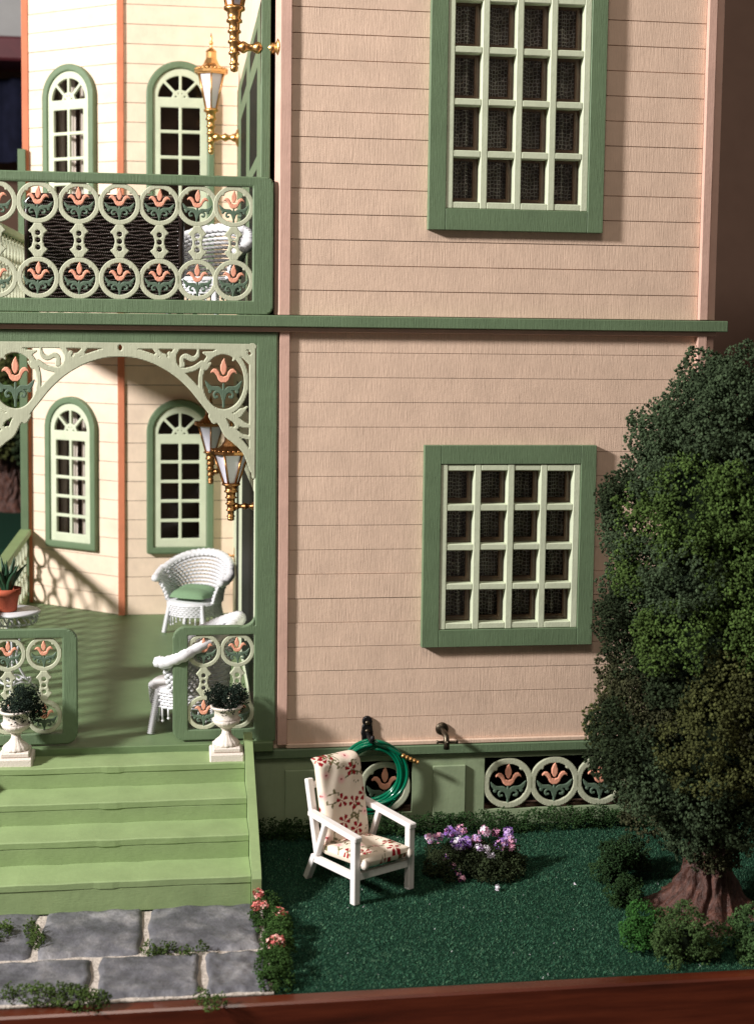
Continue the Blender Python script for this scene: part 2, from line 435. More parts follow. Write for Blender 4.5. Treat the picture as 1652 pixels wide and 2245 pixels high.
def medallion_meshes(R, h, tag_):
    return dict(ring=plate_mb(ring_sd(R, R*.235), -R, R, -R, R, R/22, 0, .16, e=.03).mesh('ring'+tag_, 'pale'),
                tulip=plate_mb(tulip_sd(R), -R*.6, R*.6, -R*.2, R*.9, R/26, -.015, .13, e=.04).mesh('tulip'+tag_, 'salmon'),
                leaf=plate_mb(leaf_sd(R), -R*.8, R*.8, -R*.9, R*.2, R/26, 0.01, .11, e=.03).mesh('tulip_leaf'+tag_, 'leafgreen'),
                spindle=plate_mb(spindle_sd(h, R), -R*.5, R*.5, -h, h, R/20, .006, .145, e=.03).mesh('spindle'+tag_, 'pale'))
def medallion(parent, M, x, y, z, rz=0, flower=True, tilt=0):
    link('ring', M['ring'], parent, loc=(x, y, z), rot=(0, tilt, rz))
    if flower:
        link('tulip', M['tulip'], parent, loc=(x, y, z), rot=(0, tilt, rz)); link('tulip_leaf', M['leaf'], parent, loc=(x, y, z), rot=(0, tilt, rz))

# ================================================================== the setting
FLOOR, BALC, TOP = 5.3, 30.85, 58.
GZ, DY = -.6, 1.4          # lawn level, measured from the house's datum
lawn = tag(MB().box(-46, 44, -20.7, 52, GZ-1.2, GZ, c=.05).build('lawn', 'lawn_base'), kind='structure')
ROOM = tag(MB().box(-260, 260, 120, 124, -80, 220).build('room_wall', 'wall_brown'), kind='structure')
tag(MB().box(-120, 120, -40, 119, -10, -4.8).build('table_top', 'table_wood'), kind='structure')
base = empty('base_board', (0, 0, 0), 0, 'reddish mahogany base board along the front of the lawn', 'base board')
MB().box(-47, 45, -21.6, -20.72, -4.75, GZ+.05, c=.1).build('front_edge', 'mahogany', base)
MB().box(-47, 45, -20.7, 53, -4.75, GZ-1.22, c=.05).build('board', 'mahogany', base)

# ------------------------------------------------------------------ the doll house
house = empty('doll_house', (0, 0, 0), 0, 'peach sided miniature Victorian doll house with green trim and porch', 'doll house')
FR = lambda u, y, v: (u, y, v)
def siding(wall, u0, u1, z0, z1, pitch, openings, mat, frame, th=.12, gap=.05, jit=.02):
    """clapboards as single pieces, cut round the openings (uc, half-width at height z or 0)"""
    n = int(round((z1-z0)/pitch)); zs = [z0+(z1-z0)*i/n for i in range(n+1)]
    for i in range(n):
        a, b = zs[i]+gap/2, zs[i+1]-gap/2; dj = RNG.uniform(-jit, jit); k = 10
        tops = [(a+(b-a)*q/k) for q in range(k+1)]
        segs = [(u0, None)]; polys = []
        left = [(u0, b), (u0, a)]
        for uc, hw in sorted(openings, key=lambda o: o[0]):
            h = [hw(z) for z in tops]
            if max(h) <= 0: continue
            if min(h) > 0:
                polys.append(left+[(uc-h[q], tops[q]) for q in range(k+1)])
                left = [(uc+h[q], tops[q]) for q in range(k, -1, -1)]
            else:
                pos = [q for q in range(k+1) if h[q] > 0]
                notch = [(uc-h[q], tops[q]) for q in pos]+[(uc+h[q], tops[q]) for q in pos[::-1]]
                if pos[0] == 0: left = left+notch
                else:
                    polys.append(left+[(uc-h[q], tops[q]) for q in range(k+1)]); left = [(uc+h[q], tops[q]) for q in range(k, -1, -1)]
        polys.append(left+[(u1, a), (u1, b)])
        for p in polys:
            MB().prism(p, dj, th+dj*.5, frame).build('siding_board', mat, wall)
def rect_open(xc, hw, z0, z1): return (xc, lambda z: hw if z0 < z < z1 else 0)
WX0, WX1 = 8.78, 19.46
L0, L1, U0z, U1z = 10.87, 23.25, 36.12, 57.0      # casing heights, lower and upper window
fw = MB()
for b in ((-.2, 9.6, 4.2, 57.9), (18.7, 26.5, 4.2, 57.9), (9.6, 18.7, 4.2, 11.7), (9.6, 18.7, 22.3, 37.1)):
    fw.box(b[0], b[1], .13, .5, b[2], b[3], 0)
front = fw.build('front_wall', 'siding', house)
xc, hw = (WX0+WX1)/2, (WX1-WX0)/2-.4
siding(front, .55, 25.75, 5.0, 30.25, 1.486, [rect_open(xc, hw, L0+.4, L1-.4)], 'siding', FR, gap=.03)
siding(front, .62, 25.75, 30.95, 57.8, 1.49, [rect_open(xc, hw, U0z+.4, 57)], 'siding', FR)
box('base_strip', 'siding', house, .6, 25.7, -.22, .02, 4.72, 5.02, c=.06)
def eased(x0, x1, y0, y1, z0, z1, e):
    MB().prism([(x0, z1), (x0, z0), (x1, z0), (x1, z1)], 0, 1, lambda u, y, v: (u+(e if (u == x0 and y == 0) else 0), y0+(y1-y0)*y, v)).build('corner_board', 'corner_pink', house)
eased(-.04, .62, -.24, .3, 5.0, 30.2, .12)
eased(-.28, .62, -.24, .3, 30.97, 57.9, .3)
box('corner_board', 'corner_pink', house, 25.72, 26.3, -.38, .3, 4.9, 30.2); box('corner_board', 'corner_pink', house, 26.36, 26.82, -.15, .6, 4.9, 30.2)
box('corner_board', 'corner_pink', house, 25.78, 26.3, -.38, .3, 30.97, 57.9); box('corner_board', 'corner_pink', house, 26.36, 26.84, -.15, .6, 30.97, 57.9)
sh = MB()
sh.box(26.35, 26.8, .62, 45, 0, 57.9, 0).box(-.18, 26.3, 22, 22.4, 0, 57.9, 0).box(-.6, 26.8, .52, 45, 57.95, 58.5, 0).box(-.18, 26.3, .52, 21.9, 30.2, 30.7, 0).box(-.18, 26.3, .52, 21.9, .1, .5, 0)
sh.build('inner_wall', 'dark', house)
belt = MB().box(-19.9, 27.5, -.72, -.0, 30.25, 30.93, c=.05)
belt.build('belt_course', 'green', house)
box('belt_soffit', 'corner_pink', house, -19.6, 26.9, -.35, .12, 29.96, 30.24)

# multi-pane windows
def big_window(z0, z1, sz0, sz1, nr):
    win = empty('window', (0, 0, 0)); win.parent = house
    x0, x1 = 9.82, 18.48
    c = MB()
    c.box(WX0, x0-.01, -.52, .0, z0, z1); c.box(x1+.01, WX1, -.52, .0, z0, z1)
    c.box(x0-.005, x1+.005, -.515, .0, z0, sz0-.01); c.box(x0-.005, x1+.005, -.515, 0, sz1+.01, z1)
    c.build('casing', 'green', win)
    bw = .42; nc = 4; pw = (x1-x0-bw)/nc; ph = (sz1-sz0-bw)/nr
    for i in range(nc+1): MB().box(x0+i*pw, x0+i*pw+bw, -.44+RNG.uniform(-.01, .01), .32, sz0, sz1, c=.04).build('muntin', 'sash', win)
    for j in range(nr+1):
        for i in range(nc): MB().box(x0+i*pw+bw-.01, x0+(i+1)*pw+.01, -.425+RNG.uniform(-.02, .02), .30, sz0+j*ph+RNG.uniform(-.02, .02), sz0+j*ph+bw-.02, c=.05).build('muntin', 'sash', win)
    for j in range(nr):
        for i in range(nc):
            a, b, d, e = x0+i*pw+bw, x0+(i+1)*pw, sz0+j*ph+bw-.02, sz0+(j+1)*ph
            MB().add([(a, .34, d), (b, .34, d), (b, .34, e), (a, .34, e)], [(0, 1, 2, 3)]).build('pane', 'glass', win)
            f = MB(); t = .30                       # the brown inner sash seen through the glass
            f.box(a-.1, a+t*.4, .42, .62, d-.1, e+.1, .02).box(b-t, b+.1, .42, .62, d-.1, e+.1, .02).box(a+t*.4, b-t, .42, .6, d-.1, d+t, .02).box(a+t*.4, b-t, .42, .6, e-t*.5, e+.1, .02)
            f.build('inner_sash', 'inner_brown', win)
    # lace in soft folds
    nu, nv = 160, 40; V = []; fl = []
    for i in range(nu+1):
        for j in range(nv+1):
            u = i/nu; v = j/nv; x = x0+.1+(x1-x0-.2)*u; z = sz0+.1+(sz1-sz0)*v
            y = 1.15+.28*sin(2*pi*(u*9+.35*sin(u*7+v*1.3)))*(1-.3*v)+.12*sin(u*31+v*2)
            V.append((x, y, z)); fl.append((u*11.5, v*(sz1-sz0), 0))
    F = [(i*(nv+1)+j, (i+1)*(nv+1)+j, (i+1)*(nv+1)+j+1, i*(nv+1)+j+1) for i in range(nu) for j in range(nv)]
    me = bigmesh('lace_curtain', V, F, 'lace', smooth=True)
    a = me.attributes.new('flat', 'FLOAT_VECTOR', 'POINT'); a.data.foreach_set('vector', np.array(fl, np.float32).ravel())
    link('lace_curtain', me, win)
big_window(L0, L1, 11.95, 22.1, 4)
big_window(U0z, U1z, 37.4, 56.0, 6)

# foundation
fd = MB()
fd.box(-1.9, 5.0, .02, .3, -.7, 4.1, .0).box(8.42, 12.95, .02, .3, -.7, 4.1, .0).box(24.6, 26.6, .02, .3, -.7, 4.1, .0)
fd.box(5.0, 8.42, .021, .3, -.7, .38, .0).box(12.95, 24.6, .021, .3, -.7, .38, 0).box(5.0, 8.42, .021, .3, 3.72, 4.1, .0).box(12.95, 24.6, .021, .3, 3.72, 4.1, 0)
found = fd.build('foundation', 'base_green', house)
box('sill_beam', 'green', house, -1.3, 26.7, -.28, .3, 4.12, 4.70, c=.06)
box('foundation_panel', 'base_green', house, 9.68, 11.72, -.22, .01, -.1, 3.36, c=.04)
box('foundation_panel', 'base_green', house, .55, 2.4, -.22, .01, -.1, 3.36, c=.04)
MB().box(4.9, 8.5, 1.2, 1.4, .2, 4, 0).box(12.8, 24.7, 1.2, 1.4, .2, 4, 0).build('vent_dark_fill', 'black', house)  # added near-black sheets stand in for the dark hollow behind the vents
MV = medallion_meshes(1.60, 1, '_v')
for x in (6.72,): medallion(found, MV, x, .04, 2.05)
for i in range(4): medallion(found, MV, 14.5+2.96*i, .04, 2.03)

# porch frame, balcony rail, low rails
PF = -.12
post = cut(sd_box(-19.6, -.05, 5.0, 29.95), sd_box(-16.85, -1.32, 4, 29.22))
sdp = cut(union(sd_box(-1.32, -.05, 5.25, 29.95), sd_box(-18.4, -16.95, 5.25, 29.95), sd_box(-18.4, -.05, 29.2, 29.95),
          sd_box(-6.2, -.6, 5.4, 12.35, .75), sd_poly([(-2.1, 12.3), (-1.3, 12.3), (-1.3, 13.1)]), sd_box(-17.6, -11.78, 5.4, 12.35, .75)),
          sd_box(-5.3, -1.36, 6.05, 11.83), sd_box(-17.0, -12.66, 6.05, 11.83))
sdp2 = cut(sdp, sd_circle(-2.1, 13.1, .78))
pfr = plate('porch_frame', sdp2, -18.5, 0, 5.2, 30, .09, PF-.1, .4, 'green', house, e=.05)
M1 = medallion_meshes(1.03, .90, '_p')
for x in (-4.36, -2.36, -13.72, -15.78):
    for z in (10.86, 7.06): medallion(pfr, M1, x, PF-.02+RNG.uniform(-.02, .02), z, tilt=RNG.uniform(-.05, .05))
    link('spindle', M1['spindle'], pfr, loc=(x, PF-.02, 8.96))
rail = plate('balcony_railing', cut(sd_box(-19.5, -.36, 30.95, 38.97, .45), sd_box(-18.6, -1.58, 31.75, 38.38)), -19.6, -.3, 30.9, 39, .1, PF-.16, .4, 'green', house, e=.06)
M2 = medallion_meshes(1.2, .99, '_b')
for x in (-18.3, -16.2, -13.86, -11.54, -9.24, -6.96, -4.78, -2.68):
    for z in (37.22, 32.92): medallion(rail, M2, x, PF-.06+(.02 if int(x*10) % 2 else 0), z, tilt=RNG.uniform(-.05, .05))
    link('spindle', M2['spindle'], rail, loc=(x, PF-.06, 35.07))

# fretwork arch: strokes read off the photograph on the porch plane, mirrored about the middle
FC = -9.22
def fp(pts): return [(P(x, y, 0)[0]-FC, P(x, y, 0)[1]) for x, y in pts]
k_ = 1/37.3; K_ = 1.2/37.3
fs = []
def st(pts, r, sm=True):
    q = fp(pts); q = smooth_pts(q, 5) if sm and len(q) > 2 else q
    r = [a*K_ for a in (np.interp(np.linspace(0, 1, len(q)), np.linspace(0, 1, len(r)), r) if not np.isscalar(r) else [r]*len(q))]
    fs.append(sd_stroke(q, r))
st([(262, 757), (400, 758), (555, 760)], 6.5, False); st([(553, 757), (553, 1000), (556, 1046)], [6, 6, 3], False)
st([(262, 771), (300, 775), (342, 789), (385, 813), (420, 845), (448, 880), (470, 907), (488, 925), (500, 950), (520, 966), (540, 990), (553, 1030)], [9, 8.5, 8, 8.5, 8, 7.5, 8, 9, 8, 8, 7, 5])
ex, ez = fp([(490, 837)])[0]; fs.append(sd_ell(ex, ez, 50*k_, 67*k_, 5.2*k_))
st([(443, 796), (424, 808), (397, 812), (383, 798), (381, 779), (390, 762)], 5); st([(400, 800), (399, 786), (408, 781), (422, 787), (433, 780), (436, 764)], [5, 4, 5, 5, 4, 2])
st([(338, 760), (350, 775), (372, 792)], 4.5); st([(330, 787), (345, 778), (362, 779)], 3); st([(372, 775), (378, 790)], 4)
st([(446, 773), (463, 778)], [2, 7]); st([(462, 796), (452, 806)], [2, 5]); st([(511, 790), (520, 780)], [2, 5])
st([(500, 765), (530, 772), (550, 790)], 8); st([(497, 908), (514, 922), (520, 934), (512, 942)], [6, 4, 4, 3]); st([(514, 914), (530, 929), (547, 934)], [5, 6, 3])
st([(508, 942), (530, 955), (552, 960)], [6, 4, 4]); st([(524, 908), (541, 892)], [6, 2]); st([(464, 912), (470, 922)], 6); st([(512, 962), (520, 970)], 6); st([(470, 905), (510, 912), (530, 900)], 5)
st([(300, 760), (300, 775)], 3); st([(262, 763), (285, 765)], 9, False)
hs = [sd_circle(*fp([(547, 775)])[0], 3.4*k_)]
half = cut(union(*fs), *hs)
oval = lambda U, V: (np.hypot(U/.11, (V-fp([(262, 762)])[0][1])/.17)-1)*.11
fsd = cut(lambda U, V: half(np.abs(U), V), oval)
fret = plate('porch_fretwork', fsd, -8.0, 8.0, 20.8, 29.4, .07, PF-.1, .2, 'pale', house, frame=lambda u, y, v: (u+FC, y, v), e=.035)
tu = lambda U, V: tulip_sd(1)(U/1.48, V/1.62)*1.5
le = lambda U, V: leaf_sd(1)(U/1.52, V/1.72)*1.55
TM = plate_mb(tu, -1, 1, -.4, 1.5, .045, -.02, .16, e=.04).mesh('tulip_large', 'salmon'); LM = plate_mb(le, -1.25, 1.25, -1.6, .4, .045, .01, .13, e=.03).mesh('leaf_large', 'leafgreen')
for sg in (1, -1):
    link('tulip', TM, fret, loc=(FC+sg*ex, PF-.08, ez+.12)); link('tulip_leaf', LM, fret, loc=(FC+sg*ex, PF-.08, ez-.05))

# porch floor, ceiling, balcony deck, stairs
box('porch_floor', 'floor_green', house, -19.6, -.2, -.62, 44, 4.7, FLOOR, c=.06)
box('porch_skirt', 'green', house, -19.5, -1.3, -.28, -.0, -.55, 4.68)
box('porch_ceiling', 'corner_pink', house, -19.6, -.2, .13, 44, 29.9, 30.3); box('balcony_deck', 'floor_green', house, -19.8, -.1, .13, 44, 30.35, BALC)
stairs = empty('staircase'); stairs.parent = house
tr = [(4.86, -2.93, -.3), (3.66, -5.6, -2.7), (2.45, -8.14, -5.35), (1.15, -10.74, -7.9)]
for i, (z, yf, yb) in enumerate(tr):
    zb = tr[i+1][0] if i < 3 else GZ+.1
    V = []; nx = 46; rn = np.random.default_rng(200+i); sec = [(yb, z-.4), (yb, z), (yf+.06, z), (yf, z-.06), (yf, z-.36), (yf+.05, z-.40)]
    w1 = np.interp(np.linspace(0, 1, nx+1), np.linspace(0, 1, 12), rn.uniform(-.02, .025, 12)); w2_ = np.interp(np.linspace(0, 1, nx+1), np.linspace(0, 1, 16), rn.uniform(-.02, .02, 16))
    for k in range(nx+1):
        x = -17.2+15.17*k/nx; lap = .022 if -10.2 < x < -9.2 else 0
        for q, (y, zz) in enumerate(sec): V.append((x, y+(w1[k]-lap if q > 1 else 0), zz+(w2_[k] if q in (1, 2, 3) else (-.12*lap*12 if q > 3 else 0))))
    m_ = len(sec); F = [(k*m_+q, (k+1)*m_+q, (k+1)*m_+q+1, k*m_+q+1) for k in range(nx) for q in range(m_-1)]
    link('step', bigmesh('step', V, F, 'step_green'), stairs)
    MB().box(-17.2, -2.03, yf+.03, yf+.33, zb-.02, z-.405, c=.02).build('riser', 'step_green', stairs)
    MB().box(-17.15, -2.05, yf+.36, yb+.3, zb-.3, z-.42, c=.02).build('step_support', 'step_green', stairs)
def stringer(x0, x1):
    pl = [(-.55, -.5), (-.55, 5.95), (-1.1, 6.0), (-10.85, 1.45), (-11.15, 1.1), (-11.1, -.6)]
    MB().prism([(u, v) for u, v in pl], 0, 1, lambda u, y, v: (x0+(x1-x0)*y+.0, u, v)).build('stringer', 'step_green', stairs)
stringer(-2.0, -1.5); stringer(-17.75, -17.22)

# tower: a face square to the front and one turned away
TX, TY = -10.65, 37.0
def faceL(u, y, v):           # u runs left from the corner
    a = atan2(6.3, 8.3); ux, uy = -cos(a), sin(a); nx, ny = sin(a), cos(a)
    return (TX+ux*u+nx*y, TY+uy*u+ny*y, v)
def faceLm(u, y, v): return faceL(-u, y, v)
faceF = lambda u, y, v: (u, TY+y, v)
LW = hypot(8.3, 6.3)
def arch(uc, r, z0, zs): return (uc, lambda z: 0 if z < z0 or z >= zs+r else (r if z < zs else sqrt(max(0, r*r-(z-zs)**2))))
AR = 2.82
low = dict(z0=10.62, zs=20.98); upw = dict(z0=34.4, zs=49.05)
tw = MB().box(-10.6, -1.0, TY+.13, TY+.4, 5.2, 5.8, 0); wallF = tw.build('tower_wall', 'cream', house)
tw = MB().box(-LW, -.1, .13, .4, 5.2, 5.8, 0, frame=faceLm); wallL = tw.build('tower_wall', 'cream', house)
for wl, fr, ucl, a, b in ((wallF, faceF, -5.73, -10.4, -.6), (wallL, faceLm, -5.35, -LW, -.3)):
    for (z0, z1, d) in ((FLOOR, 29.9, low), (BALC, 58, upw)):
        siding(wl, a, b, z0, z1, 1.62, [arch(ucl, 2.5, d['z0']+.3, d['zs'])], 'cream', fr, jit=.012)
bk = MB(); bk.box(-9, -1.2, TY+3.2, TY+3.4, 5.3, 58, 0); bk.box(-LW, -1, 3.2, 3.4, 5.3, 58, 0, frame=faceLm)
bk.build('tower_lining', 'dark', house)
def arched_window(uc, fr, d, rows, lower):
    w_ = empty('arched_window'); w_.parent = house
    z0, zs = d['z0'], d['zs']; r2 = 2.25; sz0 = z0+.55
    def arch_sd(r, za): return lambda U, V: np.where(V > zs, np.hypot(U, V-zs)-r, np.maximum(np.abs(U)-r, za-V))
    tr_ = lambda u, y, v: fr(u+uc, y, v)
    plate('casing', cut(arch_sd(AR, z0), arch_sd(r2, sz0)), -AR, AR, z0, zs+AR, .13, -.5, .55, 'green', w_, tr_, e=.06)
    zf = zs-.2; holes = []; ph = (zf-.5-(sz0+.75))/rows; hwid = r2-.62
    for j in range(rows):
        a = sz0+.75+j*ph
        for s_ in (-1, 1): holes.append(sd_box(*((-hwid, -.13) if s_ < 0 else (.13, hwid)), a, a+ph-.26))
    fan = lambda U, V: np.maximum(np.hypot(U, V-zf)-(r2-.42), zf+.06-V)
    spoke = [sd_stroke([(0, zf), (2.6*cos(radians(a)), zf+2.6*sin(radians(a)))], .115) for a in (45, 90, 135)]
    hub = lambda U, V: np.abs(np.hypot(U, V-zf)-.58)-.12
    holes.append(cut(fan, *spoke, hub))
    plate('sash', cut(arch_sd(r2-.005, sz0), *holes), -r2, r2, sz0, zs+r2, .075, -.33, .26, 'sash', w_, tr_, e=.03)
    g = MB(); g.add([(-r2, -.02, sz0), (r2, -.02, sz0), (r2, -.02, zs+r2*.55), (r2*.55, -.02, zs+r2*.85), (-r2*.55, -.02, zs+r2*.85), (-r2, -.02, zs+r2*.55)], [(0, 1, 2, 3, 4, 5)], False, tr_)
    g.build('pane', 'glass', w_)
    if lower:
        V = []; nu = 60
        for i in range(nu+1):
            u = -r2+2*r2*i/nu
            for z in (sz0, zs+r2): V.append(tr_(u, 1.0+.3*sin(i*1.1)+.2*sin(i*.43), z))
        keep = [i for i in range(nu) if sin(i*.37+.6) > -.1]
        me = bigmesh('drape', V, [(2*i, 2*i+2, 2*i+3, 2*i+1) for i in keep], 'curtain_white', smooth=True); link('drape', me, w_)
arched_window(-5.73, faceF, low, 5, False); arched_window(-5.35, faceLm, low, 5, True)
arched_window(-5.73, faceF, upw, 6, False); arched_window(-5.35, faceLm, upw, 6, True)
for z0, z1 in ((FLOOR, 29.9), (BALC, 58)):
    box('tower_corner_trim', 'salmon_trim', house, -10.94, -10.38, TY-.2, TY+.5, z0, z1)
    x, y, _ = faceL(LW, 0, 0); box('tower_corner_trim', 'salmon_trim', house, x-.3, x+.25, y-.3, y+.4, z0, z1)

# side wall beside the porch with glazed doors, both floors
box('side_wall', 'cream', house, -1.15, -.75, .2, TY+.1, FLOOR, 29.85, c=0); box('side_wall', 'cream', house, -.98, -.6, .64, TY+.1, BALC, 57.9, c=0); box('porch_post', 'green', house, -1.08, -.55, .36, .62, BALC, 57.9)
def side_door(name, X, ys, z0, z1, bars, mats, knob):
    """glazed doors in the side wall: ys = list of (from, to, 'stile' or 'glass')"""
    d = empty(name); d.parent = house
    for a, b, k in ys:
        if k == 'stile': MB().box(X-.10, X+.02, a, b, z0, z1, .02).build('stile', mats, d)
        else:
            MB().box(X-.03, X-.02, a, b, z0+.8, z1-.8, 0).build('door_dark_fill', 'black', d)  # added black sheet painting in the dark behind the pane
            MB().box(X-.06, X-.045, a, b, z0+.8, z1-.8, 0).build('pane', 'unlit_pane', d)
            for p, q in [(z0, z0+.8), (z1-.8, z1)]+bars: MB().box(X-.085, X+.02, a, b, p, q, .02).build('rail', mats, d)
    if knob:
        kb = MB(); yk = 33.5
        kb.lathe([(.02, 0), (.16, .02), (.1, .12), (.07, .3), (.2, .42), (.24, .55), (.16, .68), (.01, .72)], 14, axis='x')
        kb.v = [(X-.11-p[0], yk+p[1], FLOOR+5.6+p[2]) for p in kb.v]
        kb.f = [q[::-1] for q in kb.f]; kb.build('door_knob', 'gold', d)
        MB().box(X-.14, X-.09, yk-.5, yk+.5, FLOOR+4.0, FLOOR+6.3, .02).build('door_plate', 'gold', d)
side_door('door', -1.15, [(.6, 3, 'stile'), (3, 20.5, 'glass'), (20.5, 25, 'stile'), (25, 30.5, 'glass'), (30.5, 36.6, 'stile')], FLOOR+.05, 26.5, [(20.0, 20.7), (22.2, 24.4)], 'sash', True)
side_door('balcony_door', -.98, [(.7, 5, 'stile'), (5, 15, 'glass'), (15, 19, 'stile'), (19, 29, 'glass'), (29, 35.5, 'stile')], BALC+.05, 49.4, [(46.2, 47.4), (40, 40.8)], 'green', False)

# left side rails of porch and balcony, with their posts
for z0, z1, nm in ((5.4, 11.9, 'side_railing'), (30.95, 37.5, 'side_railing')):
    r_ = MB(); r_.box(-19.75, -18.75, .5, 43, z1-.55, z1, .08).box(-19.5, -19.1, .5, 43, z0, z0+.7, .04)
    r_ = r_.build(nm, 'step_green', house)
    for i in range(19):
        y = 1.8+2.22*i
        for z in (z1-1.55, z0+1.75): medallion(r_, M1, -19.25, y, z, rz=-pi/2, flower=False)
        link('spindle', M1['spindle'], r_, loc=(-19.25, y, (z0+z1)/2+.05), rot=(0, 0, -pi/2), scale=(1, 1, .72))
    box('porch_post', 'green', house, -19.6, -18.95, 42.6, 43.4, z0-.1, 30.0 if z0 < 20 else 45)
box('porch_post', 'green', house, -19.6, -18.6, -.4, .5, 5.3, 29.85)

# ================================================================== things
# slate path
path = tag(MB().box(-20, -1.45, -20.68, -10.9, GZ, GZ+.1, c=.02).build('path', 'mortar'), kind='structure')
def slab(x0, x1, y0, y1, seed):
    rn = np.random.default_rng(seed); nx, ny = 26, 20; V = []
    ph = rn.uniform(0, 6, 8)
    for i in range(nx+1):
        for j in range(ny+1):
            u, v = i/nx, j/ny
            ed = min(u*(x1-x0), (1-u)*(x1-x0), v*(y1-y0), (1-v)*(y1-y0))
            wob = .05*sin(ph[0]+7*v+3*u)+.03*sin(ph[1]+15*v); wob2 = .05*sin(ph[2]+8*u)+.03*sin(ph[3]+19*u)
            x = x0+(x1-x0)*u+wob; y = y0+(y1-y0)*v+wob2
            z = .30*(1-max(0, 1-ed/.22)**2.4)+.05*sin(ph[4]+9*u+4*v)*sin(ph[5]+6*v-3*u)+.03*sin(ph[6]+23*u)*sin(ph[7]+17*v)
            V.append((x, y, (z if 0 < i < nx and 0 < j < ny else .02)+GZ))
    F = [(i*(ny+1)+j, (i+1)*(ny+1)+j, (i+1)*(ny+1)+j+1, i*(ny+1)+j+1) for i in range(nx) for j in range(ny)]
    link('stone', bigmesh('stone', V, F, 'slate', smooth=True), path)
for i, (a, b) in enumerate(((-19.5, -13.0), (-12.75, -7.65), (-7.4, -1.7))): slab(a, b, -16.12, -10.75, i+1)
for i, (a, b) in enumerate(((-19.5, -15.75), (-15.5, -9.95), (-9.65, -4.85), (-4.55, -1.6))): slab(a, b, -20.55, -16.42, i+11)

# foam foliage: tiny crumbs over lumps
OCT = np.array([(1, 0, 0), (-1, 0, 0), (0, 1, 0), (0, -1, 0), (0, 0, 1), (0, 0, -1)], float)
OCF = np.array([(0, 2, 4), (2, 1, 4), (1, 3, 4), (3, 0, 4), (2, 0, 5), (1, 2, 5), (3, 1, 5), (0, 3, 5)])
def crumbs(pos, size, colr, rn):
    n = len(pos)
    q = rn.normal(size=(n, 4)); q /= np.linalg.norm(q, axis=1)[:, None]; a, b, c, d = q.T
    Rm = np.stack([np.stack([1-2*(c*c+d*d), 2*(b*c-a*d), 2*(b*d+a*c)], 1), np.stack([2*(b*c+a*d), 1-2*(b*b+d*d), 2*(c*d-a*b)], 1), np.stack([2*(b*d-a*c), 2*(c*d+a*b), 1-2*(b*b+c*c)], 1)], 1)
    loc = OCT[None]*(size[:, None, None]*rn.uniform(.55, 1.25, (n, 6, 1)))
    V = np.einsum('nij,nkj->nki', Rm, loc)+pos[:, None]
    F = OCF[None]+6*np.arange(n)[:, None, None]
    return V.reshape(-1, 3), F.reshape(-1, 3), np.repeat(colr, 6, 0)
def foam(blobs, crumb, dens, rn, sub=True, floret=.42):
    """blobs: list of (centre, radius, colour). Each blob carries florets, each floret carries crumbs."""
    C = np.array([b[0] for b in blobs], float); Rr = np.array([b[1] for b in blobs], float); K = np.array([b[2] for b in blobs], float)
    fc, fr_, fk, fo = [], [], [], []
    for c, r, k in zip(C, Rr, K):
        m_ = max(8, int(7*(r/floret)**2*1.0)) if sub else 1
        if sub:
            d = rn.normal(size=(m_, 3)); d /= np.linalg.norm(d, axis=1)[:, None]
            lay = np.where(np.arange(m_) < m_*.68, rn.uniform(.74, 1.0, m_), rn.uniform(.3, .7, m_)); p = c+d*(r*lay[:, None])
            inside = np.zeros(m_, bool)
            for c2, r2 in zip(C, Rr):
                if np.linalg.norm(c2-c) > r+r2 or (c2 == c).all(): continue
                inside |= np.linalg.norm(p-c2, axis=1) < r2*.72
            p = p[~inside]; fo.append(d[~inside]); fc.append(p); fr_.append(floret*rn.uniform(.6, 1.25, len(p))); fk.append(np.clip(k*rn.uniform(.72, 1.3, (len(p), 1)), 0, 1))
        else: fo.append(np.zeros((1, 3))); fc.append(c[None]); fr_.append(np.array([r])); fk.append(k[None])
    fc, fr_, fk, fo = np.concatenate(fc), np.concatenate(fr_), np.concatenate(fk), np.concatenate(fo)
    cnt = np.maximum(5, (dens*fr_**2)).astype(int); ix = np.repeat(np.arange(len(fc)), cnt)
    d = rn.normal(size=(len(ix), 3)); d /= np.linalg.norm(d, axis=1)[:, None]
    ok = (d*fo[ix]).sum(1) > -.25; d, ix = d[ok], ix[ok]
    pos = fc[ix]+d*(fr_[ix]*rn.uniform(.7, 1.08, len(ix)))[:, None]
    colr = np.clip(fk[ix]*rn.uniform(.65, 1.4, (len(ix), 1)), 0, 1)
    size = crumb*rn.uniform(.55, 1.35, len(ix))
    return crumbs(pos, size, colr, rn)
def foam_obj(name, blobs, crumb, dens, seed, parent=None, floret=.42, sub=True, zmin=None):
    rn = np.random.default_rng(seed); V, F, Cc = foam(blobs, crumb, dens, rn, sub, floret)
    if zmin is not None: V[:, 2] = np.maximum(V[:, 2], zmin)
    return link(name, bigmesh(name, V, F, 'foam', Cc), parent)
TEAL, OLIVE, BRIGHT, DEEP, DUSK = lin(60, 74, 52), lin(68, 72, 40), lin(70, 90, 44), lin(40, 50, 32), lin(60, 62, 42)

